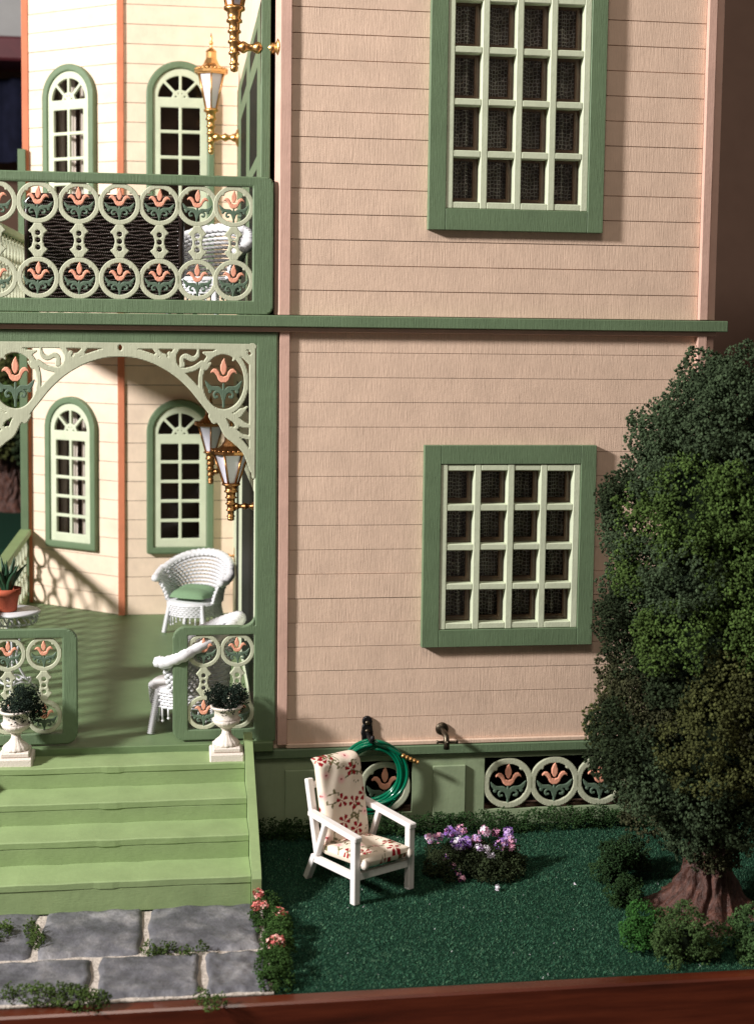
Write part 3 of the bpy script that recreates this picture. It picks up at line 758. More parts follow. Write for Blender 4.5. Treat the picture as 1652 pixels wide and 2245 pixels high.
# the tree
tree = empty('tree', (22.1, -13.6, GZ), 0, 'tall rounded dark green tree of foam foliage with thick brown trunk', 'tree')
def trunk_mesh(h, r0, flare, nr, seed):
    rn = np.random.default_rng(seed); na, nz = 128, 70; V = []
    ph = rn.uniform(0, 2*pi, 12); roots = rn.uniform(0, 2*pi, nr)
    for j in range(nz+1):
        t = j/nz; z = h*t**1.5
        for i in range(na):
            a = 2*pi*i/na; fl = math.exp(-z/.95)
            rt = max(max(0, cos(a-q))**6 for q in roots)
            r = r0*(1-.25*t)+flare*fl*(.45+.75*rt)
            rid = .5+.5*sin(11*a+ph[0]+1.6*sin(z*1.4+ph[1])+1.2*sin(3*a+ph[2]))
            rid2 = .5+.5*sin(23*a+ph[3]+2.2*sin(z*2.2+ph[4]))
            r += (.24*rid**.6+.12*rid2-.16)*(1+.6*fl)+.07*sin(z*5+5*sin(a*4+ph[5]))
            V.append((r*cos(a)*1.0+.25*t, r*sin(a), z-.25))
    F = [(j*na+i, j*na+(i+1) % na, (j+1)*na+(i+1) % na, (j+1)*na+i) for j in range(nz) for i in range(na)]
    return bigmesh('trunk', V, F, 'bark', smooth=True)
link('trunk', trunk_mesh(9, 1.1, 2.6, 6, 3), tree)
def crown_blobs():
    rn = np.random.default_rng(21); out = []
    prof = [(3.6, 2.0), (5.2, 3.6), (7.5, 7.0), (9.7, 8.0), (12, 6.7), (14.5, 6.0), (17, 6.6), (20, 6.4), (23, 5.9), (25.5, 5.0), (27.5, 3.4), (29.0, 2.2), (30.2, 1.0)]
    zz, rr = zip(*prof)
    for z in np.arange(4.3, 29.6, 1.75):
        R = np.interp(z, zz, rr); br = min(2.15, max(1.15, R*.3)); n = max(3, int(2*pi*max(R-br, .6)/(br*1.35)))
        a0 = rn.uniform(0, 6)
        for i in range(n):
            a = a0+2*pi*i/n+rn.uniform(-.2, .2); rad = max(.2, R-br*.9)*rn.uniform(.72, 1.03)
            z_ = z+rn.uniform(-.6, .6)
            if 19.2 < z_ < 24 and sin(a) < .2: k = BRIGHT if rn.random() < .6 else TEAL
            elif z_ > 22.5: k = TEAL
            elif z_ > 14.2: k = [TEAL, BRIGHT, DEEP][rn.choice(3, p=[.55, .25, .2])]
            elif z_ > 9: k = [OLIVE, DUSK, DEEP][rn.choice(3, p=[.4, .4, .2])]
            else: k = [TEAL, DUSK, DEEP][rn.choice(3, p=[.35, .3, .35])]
            out.append(((rad*cos(a)*.98+.2, rad*sin(a)*.92+.4, z_), br*rn.uniform(.7, 1.15), k))
    for i in range(34):
        z = rn.uniform(9, 28); a = rn.uniform(0, 2*pi); R = np.interp(z, zz, rr)*rn.uniform(.72, .9); base_ = min(out, key=lambda o: (o[0][0]-R*cos(a))**2+(o[0][1]-R*sin(a))**2+(o[0][2]-z)**2)
        out.append(((R*cos(a)+.2, R*sin(a)*.92+.4, z), rn.uniform(.9, 1.5), base_[2]))
    return out
cb = crown_blobs()
foam_obj('crown', cb, .088, 165, 5, tree, floret=.42)
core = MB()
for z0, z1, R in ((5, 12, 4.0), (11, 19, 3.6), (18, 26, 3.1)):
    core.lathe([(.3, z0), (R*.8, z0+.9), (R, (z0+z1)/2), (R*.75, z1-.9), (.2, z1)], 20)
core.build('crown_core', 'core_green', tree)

# shrubs round the trunk
def shrub(loc, rx, h, k, seed, label, name='shrub', group='low shrubs around the tree trunk', floret=.3, crumb=.06):
    rn = np.random.default_rng(seed); o = empty(name, (loc[0], loc[1]+DY, GZ), 0, label, 'shrub', group); bl = []
    for i in range(22):
        a = rn.uniform(0, 2*pi); q = rn.uniform(.1, .85)
        bl.append(((rx*q*cos(a), rx*q*sin(a)*.8, h*rn.uniform(.15, .85)*(1-.35*q)), rx*rn.uniform(.22, .42), np.array(k)*rn.uniform(.75, 1.2)))
    bl.append(((0, 0, h*.7), rx*.45, k)); foam_obj('foliage', bl, crumb, 330, seed, o, floret, zmin=0)
    MB().lathe([(rx*.2, 0), (rx*.3, h*.25), (rx*.25, h*.45), (.05, h*.6)], 12).build('stem', 'core_green', o); return o
shrub((17.3, -19.2), 1.25, 2.6, lin(52, 92, 42), 31, 'bright green round shrub in front of the tree roots')
shrub((18.9, -20.7), 1.55, 3.0, lin(62, 82, 46), 32, 'olive green shrub standing tallest before the tree trunk')
shrub((22.6, -20.6), 1.5, 2.6, lin(60, 84, 48), 33, 'grey green shrub on the far side of the front tree root')
shrub((17.9, -14.2), .95, 1.7, lin(44, 66, 36), 34, 'small dark shrub tucked beside the root nearest the flowers')
shrub((18.4, -11.0), 1.3, 2.4, lin(44, 66, 38), 35, 'dark green shrub behind the roots under the low branches')
shrub((19.9, -9.2), 1.2, 2.2, lin(46, 64, 40), 36, 'dark shrub between the tree trunk and the foundation vents')

# hedge at the foot of the foundation
rn = np.random.default_rng(40); hb = []
for x in np.arange(-.8, 25, .42): hb.append(((x, -.95+rn.uniform(-.25, .25), .3+rn.uniform(-.1, .28)), rn.uniform(.38, .6), np.array(lin(48, 72, 40))*rn.uniform(.7, 1.1)))
hb = [((c[0], c[1], c[2]+GZ+.1), q*1.15, k) for c, q, k in hb]
hd = foam_obj('hedge', hb, .055, 300, 41, None, .24, zmin=GZ); tag(hd, 'low mossy hedge strip along the foot of the foundation', 'hedge')

# flower bed
bed = empty('flower_bed', (10.9, -6.8, GZ), 0, 'mound of dark green leaves with purple and pink blossoms beside the garden chair', 'flower bed')
rn = np.random.default_rng(50); bl = []
for i in range(64):
    a = rn.uniform(0, 2*pi); q = sqrt(rn.uniform(0, 1)); bl.append(((2.75*q*cos(a), 1.9*q*sin(a)-.35, .5+.75*(1-q)+rn.uniform(-.3, .3)), rn.uniform(.3, .6), np.array(lin(50, 60, 38))*rn.uniform(.6, 1.1)))
foam_obj('leaves', bl, .06, 300, 51, bed, .26, zmin=0)
def blossom(parent, c, r, cols, n, seed, name='blossom', size=.13, squash=1.):
    rn = np.random.default_rng(seed); V = []; F = []; K = []
    for i in range(n):
        d = rn.normal(size=3); d /= np.linalg.norm(d); p = np.array(c)+d*r*rn.uniform(.4, 1)*np.array([1, 1, squash])
        u = np.cross(d, rn.normal(size=3)); u /= np.linalg.norm(u); w_ = np.cross(d, u); s = size*rn.uniform(.6, 1.3); b0 = len(V)
        k = np.array(cols[rn.integers(len(cols))])
        V.append(p+d*.02); K.append(k*.8)
        for q in range(6):
            a = 2*pi*q/6; V.append(p+(u*cos(a)+w_*sin(a))*s*(1 if q % 2 else .72)+d*(.35*s if q % 2 else .1*s)+rn.normal(size=3)*.015); K.append(np.clip(k*rn.uniform(.85, 1.15), 0, 1))
        F += [(b0, b0+1+q, b0+1+(q+1) % 6) for q in range(6)]
    return link(name, bigmesh(name, V, F, 'petals', np.array(K)), parent)
PUR, LIL, PNK, WHT, PLUM = lin(150, 108, 196), lin(206, 176, 226), lin(240, 176, 204), lin(240, 232, 244), lin(110, 50, 100)
def bp(x, y, Y): X, Z = P(x, y, Y+DY); return (X-10.9, Y+8.2, Z-GZ)
for i, (x, y, Y, r, cs, n) in enumerate(((942, 1838, -8.2, .34, (LIL, PNK, WHT), 26), (962, 1836, -8.4, .3, (LIL, PNK), 20), (988, 1825, -8.3, .42, (PUR, LIL, PLUM), 40), (1008, 1820, -8.0, .38, (PNK, LIL), 30), (1003, 1850, -8.8, .5, (LIL, PUR, WHT), 46),
      (1022, 1846, -8.6, .4, (PUR, PLUM, LIL), 34), (1062, 1822, -8.2, .36, (PNK, WHT), 28), (1085, 1824, -8.0, .28, (PNK, PLUM), 18), (1044, 1838, -8.6, .3, (PNK, LIL), 20), (1050, 1860, -9.2, .28, (WHT, LIL), 18), (1066, 1862, -9.1, .26, (WHT,), 14),
      (1112, 1826, -8.3, .36, (LIL, PUR), 28), (1118, 1842, -8.5, .34, (LIL, PNK), 26), (1098, 1852, -8.8, .42, (LIL, PNK, PUR), 36), (1120, 1858, -8.9, .2, (PNK,), 10), (1075, 1875, -9.5, .22, (WHT,), 9))):
    blossom(bed, bp(x, y, Y), r, cs, n*2, 60+i, size=.11, squash=.9)
for i, (x, y, Y) in enumerate(((976, 1880, -9.2), (990, 1897, -9.6), (1003, 1912, -9.9), (1012, 1926, -10.1))): blossom(bed, bp(x, y, Y), .2, (PLUM, PNK, PUR, lin(190, 150, 160)), 14, 90+i, size=.13)
for x, y, lb, r in ((1090, 1949, 'fallen white blossom lying on the grass before the flower bed', .22), (1259, 1940, 'tiny white petal lying alone on the open lawn', .08)):
    X, Y = G(x, y, GZ+.15); o = blossom(None, (0, 0, 0), r*.6, (WHT,), 10 if r > .1 else 3, int(x), 'fallen_blossom', r*.7); o.location = (X*S, Y*S, (GZ+.22)*S); tag(o, lb, 'blossom')

# climbing rose along the path edge, moss on the path
rose = empty('rose_bush', (-1.15, -17+DY, GZ), 0, 'trailing green rose with pink blooms along the stone path edge', 'rose bush')
rn = np.random.default_rng(70); bl = []
for y in np.arange(-12.7, -21.9, -.33):
    for q in range(2): bl.append(((rn.uniform(-.45, .5)+.2*sin(y), y+17, .35+rn.uniform(-.1, .45)), rn.uniform(.34, .58), np.array(lin(54, 80, 38))*rn.uniform(.7, 1.15)))
foam_obj('leaves', bl, .055, 300, 71, rose, .24, zmin=0)
for i, (x, y, Y) in enumerate(((566, 1994, -12.9), (562, 2024, -14.6), (574, 2020, -14.5), (610, 2048, -15.4), (617, 2060, -15.6), (602, 2128, -18.6), (612, 2138, -18.8), (596, 2140, -18.9))):
    X, Z = P(x, y, Y+DY); blossom(rose, (X+1.15, Y+17, max(Z-GZ, .7)+.35), .3, (lin(240, 150, 140), lin(250, 190, 180), lin(226, 120, 116)), 24, 75+i, size=.13)
def moss(pts, lb, seed, r=.3, nm='moss_tuft'):
    rn = np.random.default_rng(seed); bl = []
    X0, Y0 = G(*pts[0], GZ+.2); o = empty(nm, (X0, Y0, GZ+.1), 0, lb, 'moss', 'moss tufts on the slate path')
    for a, b in zip(pts[:-1], pts[1:]):
        A, B = np.array(G(*a, GZ+.2)), np.array(G(*b, GZ+.2)); n = max(2, int(np.linalg.norm(B-A)/.28))
        for t in np.linspace(0, 1, n):
            q = A+(B-A)*t+rn.normal(size=2)*.12; bl.append(((q[0]-X0, q[1]-Y0, .2+rn.uniform(0, .2)), r*rn.uniform(.6, 1.2), np.array(lin(70, 88, 44))*rn.uniform(.7, 1.2)))
    foam_obj('leaves', bl, .055, 300, seed, o, .2, zmin=0)
moss([(62, 2045), (78, 2066), (82, 2082)], 'small moss tuft in the joint between two slate slabs', 81, .32)
moss([(318, 2090), (380, 2088), (440, 2090)], 'strip of moss along the joint between the slab rows', 82, .26)
moss([(30, 2187), (90, 2200), (140, 2192), (215, 2205)], 'wide ragged moss hanging over the wooden base edge', 83, .5)
moss([(452, 2192), (468, 2208), (478, 2200)], 'small moss tuft on the wooden base edge by the rose', 84, .32)
moss([(2, 2040), (4, 2052), (0, 2062)], 'dark moss tuft at the foot of the stair end', 85, .4)

# garden chair
chair = empty('garden_chair', (5.25, -10.25, GZ), radians(29), 'white wooden garden armchair with flowered cushions on the lawn', 'chair')
for s in (-1, 1):
    MB().box(s*1.85-.2, s*1.85+.2, 0, .42, 0, 3.5, .04).build('leg', 'white', chair)
    MB().bar((s*1.85, 3.95, 1.55), (s*1.85, 4.75, 0.02), .38, .42, .04, (1, 0, 0)).build('leg', 'white', chair)
    MB().bar((s*1.85, -.08, 3.62), (s*1.85, 4.45, 3.85), .5, .3, .05).build('armrest', 'white', chair)
    MB().bar((s*1.85, 3.0, 3.6), (s*1.85, 3.85, 1.55), .3, .34, .04, (1, 0, 0)).build('brace', 'white', chair)
    MB().bar((s*1.852, .4, 1.5), (s*1.852, 4.1, 1.35), .34, .38, .04).build('side_rail', 'white', chair)
    MB().bar((s*1.62, 3.95, 1.2), (s*1.62, 5.05, 5.6), .36, .4, .05, (1, 0, 0)).build('back_post', 'white', chair)
MB().box(-1.66, 1.66, .06, .36, 1.3, 1.72, .04).build('front_rail', 'white', chair)
for a, b in (((-1.45, 4.96, 5.2), (1.45, 4.96, 5.2)), ((-1.45, 4.5, 3.5), (1.45, 4.5, 3.5))): MB().bar(a, b, .25, .36, .04).build('back_rail', 'white', chair)
RED, PINKW, STEM = np.array(lin(150, 22, 34)), np.array(lin(240, 170, 176)), np.array(lin(112, 108, 76))
def floral(U, V, seed, w_, h_):
    rn = np.random.default_rng(seed); base_ = np.array(lin(240, 226, 208)); C = np.tile(base_, (len(U), 1))
    spots = []; tries = 0
    while len(spots) < int(w_*h_*1.35) and tries < 3000:
        tries += 1; p = rn.uniform((0, 0), (w_, h_))
        if all(np.hypot(*(p-q)) > .66 for q in spots): spots.append(p)
    for i, p in enumerate(spots):
        dx, dy = U-p[0], V-p[1]; r = np.hypot(dx, dy); a = np.arctan2(dy, dx); ph = rn.uniform(0, 6); kind = (0, 1, 0, 2, 1)[i % 5]
        sa = rn.uniform(0, 2*pi); L = rn.uniform(.55, .95)                      # a curved stem with a side leaf
        tx, ty = cos(sa), sin(sa); al = dx*tx+dy*ty-.25; ac = -dx*ty+dy*tx-.12*np.sin(al*2.5)
        mk = (al > 0) & (al < L) & (np.abs(ac) < .04); mk |= np.hypot((al-L*.6)-.0, (ac-.14)*.6) < .07; mk |= np.hypot(al-L*.95, (ac+.1)*.7) < .06
        C[mk] = STEM
        if kind == 0:
            pet = np.cos(5*(a-ph)/1.); mk = (r > .08) & (r < .40) & (pet > .9*((r-.24)/.17)**2-.30); C[mk] = RED
            C[r < .035] = RED*1.5
        elif kind == 1:
            k = np.clip(1.1-r/.30, 0, 1)[:, None]*.75; C = C*(1-k)+PINKW*k; C[r < .055] = RED
        else:
            for q in range(3):
                b = sa+2+q*.9; mk = np.hypot(dx-.2*cos(b), dy-.2*sin(b)) < .05; C[mk] = STEM
    return C
def cushion(name, w_, h_, th, fn, seed, parent):
    cell = .05; nu, nv = int(w_/cell), int(h_/cell); V = []; UV = []; F = []
    for side in (0, 1):
        for i in range(nu+1):
            for j in range(nv+1):
                u, v = -1+2*i/nu, -1+2*j/nv
                e = max(0, (1-abs(u)**6))*max(0, (1-abs(v)**10)); hgt = th/2*(e**.30)
                puff = .05*sin(3*u+1)*sin(4*v+seed)+.02*sin(9*u-5*v); zz = hgt+puff*e
                if side: zz = -hgt
                rx_ = 1-.02*abs(v)**8; V.append(fn(u*w_/2*rx_, v*h_/2*(1-.02*abs(u)**8), zz)); UV.append((i*cell, j*cell+(side*3.1)))
        o = side*(nu+1)*(nv+1)
        for i in range(nu):
            for j in range(nv):
                q = (o+i*(nv+1)+j, o+(i+1)*(nv+1)+j, o+(i+1)*(nv+1)+j+1, o+i*(nv+1)+j+1); F.append(q if not side else q[::-1])
    UV = np.array(UV); return link(name, bigmesh(name, V, F, 'fabric', floral(UV[:, 0], UV[:, 1], seed, w_, h_), True), parent)
def seatfn(x, y, z): return (x, 1.82+y, 2.12-.10*y+z)
def backfn(x, y, z):
    t = (y+2.55)/5.1; yy = 3.55+1.15*t-z*.97+.0; zz = 2.15+4.75*t+z*.24
    if t > .86: q = (t-.86)/.14; yy += .5*q*q; zz -= .22*q*q
    return (x, yy, zz)
cushion('seat_cushion', 3.3, 4.1, .75, seatfn, 5, chair); cushion('back_cushion', 2.95, 5.1, .8, backfn, 12, chair)
for s in (-1, 1): MB().lathe([(.05, -.02), (.2, .05), (.24, .25), (.15, .42), (.04, .5)], 9, (s*1.5, -.18, 1.98), flute=.2, nf=3).build('folded_corner', 'curtain_white', chair)

# hose on its hook, tap
hk = empty('hose_hook', (5.55, 0, 5.2), 0, 'black cast iron hose hook screwed to the siding', 'hook'); hk.scale = (1.2,)*3
hp = plate_mb(union(sd_box(-.27, .27, -.25, .8, .2), sd_circle(0, .92, .26), sd_circle(.0, .3, .31)), -.4, .4, -.5, 1.3, .05, -.2, .14, e=.05).build('back_plate', 'iron', hk)
MB().tube([(0, -.12, .35), (.05, -.6, .2), (.12, -.95, .1), (.14, -1.15, .25), (.14, -1.2, .45)], [.12, .12, .13, .13, .08], 8).build('hook_arm', 'iron', hk)
for z in (.85, .42): MB().lathe([(.12, 0), (.12, .06), (.02, .09)], 10, (0, -.2, z), 'y').build('screw', 'pewter', hk).scale = (1, 1, 1)
for o in [x for x in bpy.data.objects if x.parent == hk and x.name.startswith('screw')]:
    for v in o.data.vertices: v.co.y = -.002-(v.co.y+.002)
hose = empty('garden_hose', (5.82, -.65, 3.25), 0, 'coiled green plastic hose with brass nozzle hanging on the hook', 'hose')
pts = []
for i in range(7*40+1):
    t = i/40; a = pi/2+2*pi*t; q = t-math.floor(t); k = int(t)
    R = 1.74+.20*sin(t*2.1)+.06*sin(t*1.3+a); cz = .26*sin(t*1.7)*(1-sin(a))*.5-.1; cx = .20*sin(t*2.7)*(1-sin(a))*.5
    pts.append((cx+R*1.02*cos(a), -.28+.15*((k*3) % 7)*.3+.05*sin(a*2+k), cz+(R+.02*k)*sin(a)*1.05))
pts += [(.4, -.3, 1.75), (.9, -.4, 1.65), (1.4, -.42, 1.35), (1.75, -.42, 1.12)]
MB().tube(smooth_pts(pts, 2), .105, 8).build('coil', 'hose', hose)
nz = MB(); q0, q1 = np.array((1.72, -.42, 1.14)), np.array((2.75, -.45, .66)); prof = []
for i in range(41):
    t = i/40; prof.append(.1+.055*abs(sin(t*pi*4.5)))
nz.tube([q0+(q1-q0)*i/40 for i in range(41)], prof, 10); nz.build('nozzle', 'gold', hose)
tap = empty('garden_tap', (10.2, -.02, 5.55), 0, 'small pewter garden tap with cross handle above the foundation', 'tap'); tap.scale = (1.25,)*3
MB().lathe([(.01, -.16), (.3, -.14), (.33, -.06), (.3, 0)], 16, (0, 0, .1), 'y').build('flange', 'pewter', tap)
MB().tube([(0, -.1, .1), (0.02, -.6, .08), (.05, -.95, -.05), (.06, -1.05, -.35), (.06, -1.05, -.62)], [.13, .13, .15, .14, .16], 10).build('spout', 'pewter', tap)
hx = MB(); hx.tube([(-.42, -1.0, -.28), (-.3, -1.0, -.28), (0, -1.0, -.28), (.5, -1.0, -.3), (.62, -1.0, -.3)], [.1, .06, .08, .07, .11], 8); hx.tube([(.05, -1.4, -.2), (.05, -1.0, -.28)], .08, 8); hx.build('handle', 'pewter', tap)

# lamps
def lamp(kind, label, loc, k, arm, rz, mat, wide=1, tall=1):
    L = empty('wall_lamp', loc, 0, label, 'lamp', 'gold lantern wall lamps'); L.scale = (wide, wide, tall)
    def c_(prof, n=20, **q): return MB().lathe([(r*k*(1.3 if n == 18 else 1), z*k) for r, z in prof], n, **q)
    z = .0
    c_([(.02, -1.35), (.15, -1.28), (.17, -1.05), (.13, -1.0), (.2, -.95), (.2, -.88), (.15, -.8), (.16, -.45), (.24, -.4), (.24, -.3), (.18, -.22), (.2, .15), (.27, .2), (.27, .3), (.2, .36), (.2, .7), (.28, .75), (.28, .85), (.22, .92), (.23, 1.25), (.33, 1.3), (.33, 1.42), (.27, 1.5), (.3, 1.85), (.44, 1.95), (.44, 2.1), (.3, 2.12)], 18).build('stem', mat, L)
    zb, zt, rb, rt = 2.05, 4.75, .44, 1.08
    fr_ = MB(); n = 6
    for i in range(n):
        a = 2*pi*i/n+rz; fr_.tube([(k*rb*cos(a), k*rb*sin(a), k*zb), (k*rt*cos(a), k*rt*sin(a), k*zt)], .075*k, 5)
    for zz, rr, hh in ((zb, rb+.05, .12), (zt, rt+.1, .16)):
        fr_.lathe([(k*(rr-.12), k*zz), (k*(rr+.02), k*zz), (k*(rr+.06), k*(zz+hh)), (k*(rr-.12), k*(zz+hh))], n, phase=rz, smooth=False)
    fr_.build('lantern_frame', mat, L)
    for i in range(n):
        a, b = 2*pi*i/n+rz, 2*pi*(i+1)/n+rz; q = .93*k
        MB().add([(q*rb*cos(a), q*rb*sin(a), k*zb+.05), (q*rb*cos(b), q*rb*sin(b), k*zb+.05), (q*rt*cos(b), q*rt*sin(b), k*zt), (q*rt*cos(a), q*rt*sin(a), k*zt)], [(0, 1, 2, 3)]).build('pane', 'milk', L)
    rf = MB().lathe([(k*1.28, k*4.85), (k*1.3, k*5.08), (k*1.1, k*5.12), (k*.62, k*5.55), (k*.42, k*6.0), (k*.4, k*6.45), (k*.44, k*6.5), (k*.36, k*6.62), (k*.2, k*6.75), (k*.08, k*6.8)], n*2, phase=rz, smooth=False).build('roof', mat, L)
    cr = MB()
    for i in range(n*4):
        a = 2*pi*i/(n*4)+rz; cr.lathe([(k*.11, 0), (k*.09, k*.14), (k*.01, k*.22)], 6, (k*1.2*cos(a), k*1.2*sin(a), k*5.05))
    cr.build('crest', mat, rf)
    c_([(.06, 6.75), (.12, 6.85), (.06, 6.95), (.16, 7.1), (.16, 7.2), (.07, 7.35), (.11, 7.5), (.01, 7.95)], 12).build('finial', mat, L)
    ar = []; npt = 40
    for i in range(npt+1):
        t = i/npt; ar.append(k*(.19+.14*abs(sin(t*pi*3))**3))
    MB().tube([(k*.1+(arm-k*.1)*i/npt, 0, 0) for i in range(npt+1)], ar, 12).build('arm', mat, L)
    MB().lathe([(k*.15, arm-.42*k), (k*.3, arm-.3*k), (k*.42, arm-.2*k), (k*.66, arm-.12*k), (k*.7, arm-.0)], 20, axis='x').build('wall_plate', mat, L)
lamp('n', 'gold lantern with milky panes fixed to the pink corner board above the railing', (-2.66, .6, 46.5), 1.08, 2.62, .3, 'gold')
lamp('f', 'gold lantern fixed to the wall at the back of the balcony', (-3.28, 33.0, 45.3), 1.04, 2.2, .5, 'gold')
lamp('ln', 'bronze lantern hanging under the porch fretwork by the corner post', (-2.62, 4.2, 19.0), .80, 1.3, .1, 'brass', 1.25, .86)
lamp('lf', 'bronze lantern at the back of the porch behind the other lantern', (-3.35, 28, 18.6), .80, 1.75, .5, 'brass', 1.25, .95)

# urns
def urn(loc, label, plabel, seed, lean):
    u = empty('urn', loc, 0, label, 'urn', 'white stone urns on the top step')
    MB().box(-1.0, 1.0, -1.0, 1.0, 0, .55, .08).build('plinth', 'stone_white', u); MB().box(-.82, .82, -.82, .82, .56, .85, .07).build('plinth_step', 'stone_white', u)
    MB().lathe([(.76, .86), (.76, .95), (.66, 1.1), (.42, 1.3), (.28, 1.5), (.24, 1.72)], 48, flute=.05, nf=16).build('foot', 'stone_white', u)
    MB().lathe([(.24, 1.72), (.32, 1.78), (.3, 1.86), (.5, 1.95), (.74, 2.15), (.84, 2.4)], 48, flute=.035, nf=20).build('bowl', 'stone_white', u)
    MB().lathe([(.80, 2.4), (.72, 2.5), (.72, 2.95), (.88, 3.02), (.96, 3.12), (.96, 3.2), (.8, 3.2), (.76, 3.0)], 40).build('rim', 'stone_white', u)
    p = empty('potted_shrub', (loc[0]+lean, loc[1], loc[2]+3.0), 0, plabel, 'shrub', 'dark shrubs in the urns'); rn = np.random.default_rng(seed); bl = []
    k0 = np.array(lin(34, 46, 38))
    for i in range(20):
        a = rn.uniform(0, 2*pi); q = rn.uniform(.3, .95); bl.append(((1.15*q*cos(a), .85*q*sin(a), rn.uniform(-.5, .8)*(1 if q < .8 else .8)+.25), rn.uniform(.36, .5), k0*rn.uniform(.6, 1.15)))
    bl.append(((0, 0, .55), .6, k0)); foam_obj('foliage', bl, .055, 330, seed, p, .2)
urn((-3.05, -1.75, 4.76), 'white fluted stone urn beside the stringer on the top step', 'dark green shrub spilling from the urn beside the stringer', 91, .05)
urn((-15.2, -1.55, 4.76), 'white fluted stone urn before the porch railing with the tea table', 'dark green shrub in the urn below the tea table', 92, .25)

# wicker chairs
def wicker_chair(name, mat):
    r = empty(name); H = lambda a: 4.25+1.75*max(0, cos(a*.86))**1.1   # a = 0 is the middle of the back (+y)
    def pos(a, t):
        z = 2.45+(H(a)-2.45)*t; R = 2.05+.62*t**1.6+(.15*t if abs(a) > 1.4 else 0); return np.array((R*1.06*sin(a), R*.98*cos(a), z))
    A = 1.95; mb = MB(); rows = 12; ns = 56
    for k in range(rows):
        t = (k+.5)/rows; pts = []
        for i in range(ns+1):
            a = -A+2*A*i/ns; p = pos(a, t); n_ = np.array((sin(a), cos(a), 0)); pts.append(p+n_*.14*(1 if (i+k) % 2 else -1))
        mb.tube(pts, .125, 5)
    mb.build('back_weave', mat, r)
    rim = []
    for i in range(61):
        a = -A+2*A*i/60; p = pos(a, 1.0)+np.array((sin(a), cos(a), 0))*.18; rim.append(p)
    mb = MB(); mb.tube(rim, [.30+.05*(i % 2) for i in range(61)], 8)
    for s in (0, -1): mb.lathe([(.05, -.25), (.3, -.2), (.36, 0), (.28, .25), (.05, .32)], 10, tuple(rim[s]))
    for k in range(3):
        pts = [rim[i]+np.array((sin(-A+2*A*i/60), cos(-A+2*A*i/60), 0))*(.22*cos(i*.9+k*2.1))+np.array((0, 0, .22*sin(i*.9+k*2.1)+.05)) for i in range(61)]
        mb.tube(pts, .11, 5)
    mb.build('rolled_rim', mat, r)
    mb = MB(); mb.lathe([(.05, 2.3), (2.0, 2.3), (2.12, 2.42), (2.0, 2.56), (.05, 2.6)], 28); mb.build('seat', mat, r)
    mb = MB(); n2 = 72
    for k in range(6):
        mb.tube([((2.1+.06*(1 if (i+k) % 2 else -1)-.015*k)*cos(2*pi*i/n2), (2.1+.06*(1 if (i+k) % 2 else -1)-.015*k)*sin(2*pi*i/n2), 2.34-.17*k) for i in range(n2)], .095, 5, closed=True)
    for i in range(30):
        a = 2*pi*i/30; mb.tube([(2.02*cos(a), 2.02*sin(a), 1.5), (1.98*cos(a), 1.98*sin(a), .95+.28*cos(4*a))], .06, 5); mb.lathe([(.02, -.1), (.11, 0), (.02, .1)], 6, (1.98*cos(a), 1.98*sin(a), .93+.28*cos(4*a)))
    mb.build('skirt', mat, r)
    for sx in (-1, 1):
        for sy in (-1, 1):
            npt = 44; MB().tube([(sx*(1.45+.35*(1-t)), sy*(1.45+.35*(1-t)), 2.4*t) for t in np.linspace(0, 1, npt)], [.14+.09*(i % 2) for i in range(npt)], 7).build('leg', mat, r)
    return r
wc = wicker_chair('wicker_chair', 'wicker')
def set_chair(o, loc, rz, label):
    o.location = [c*S for c in loc]; o.rotation_euler = (0, 0, rz); tag(o, label, 'chair', 'white wicker armchairs'); return o
w2, w3 = copy_tree(wc), copy_tree(wc)
set_chair(wc, (-4.6, 30.6, FLOOR), radians(-28), 'white wicker armchair with green cushion before the tower window')
w2.scale = (1.13, 1.13, 1.13)
set_chair(w2, (-5.2, 3.4, FLOOR), radians(-100), 'white wicker armchair behind the narrow porch railing panel')
set_chair(w3, (-4.1, 11.5, BALC), radians(-30), 'white wicker armchair on the balcony behind the railing')
cu = empty('cushion', (-4.6, 30.6, FLOOR+2.6), radians(-28), 'soft sage green cushion lying in the white wicker armchair', 'cushion')
V = []; nn = 28
for i in range(nn+1):
    for j in range(nn+1):
        u, v = -1+2*i/nn, -1+2*j/nn; e = max(0, (1-u**4))*max(0, (1-v**4)); V.append((1.7*u*(1-.12*v*v), 1.5*v*(1-.12*u*u)-.15, .3+.62*e**.55+.3*max(0, v)))
F = [(i*(nn+1)+j, (i+1)*(nn+1)+j, (i+1)*(nn+1)+j+1, i*(nn+1)+j+1) for i in range(nn) for j in range(nn)]
V2 = [(x, y, .3+.3*max(0, y/1.5)-.25*max(0, 1-(x/1.7)**2-(y/1.5)**2)) for x, y, z in V]
link('cover', bigmesh('cover', V+V2, F+[tuple(k+len(V) for k in q[::-1]) for q in F], 'cushion_green', smooth=True), cu)

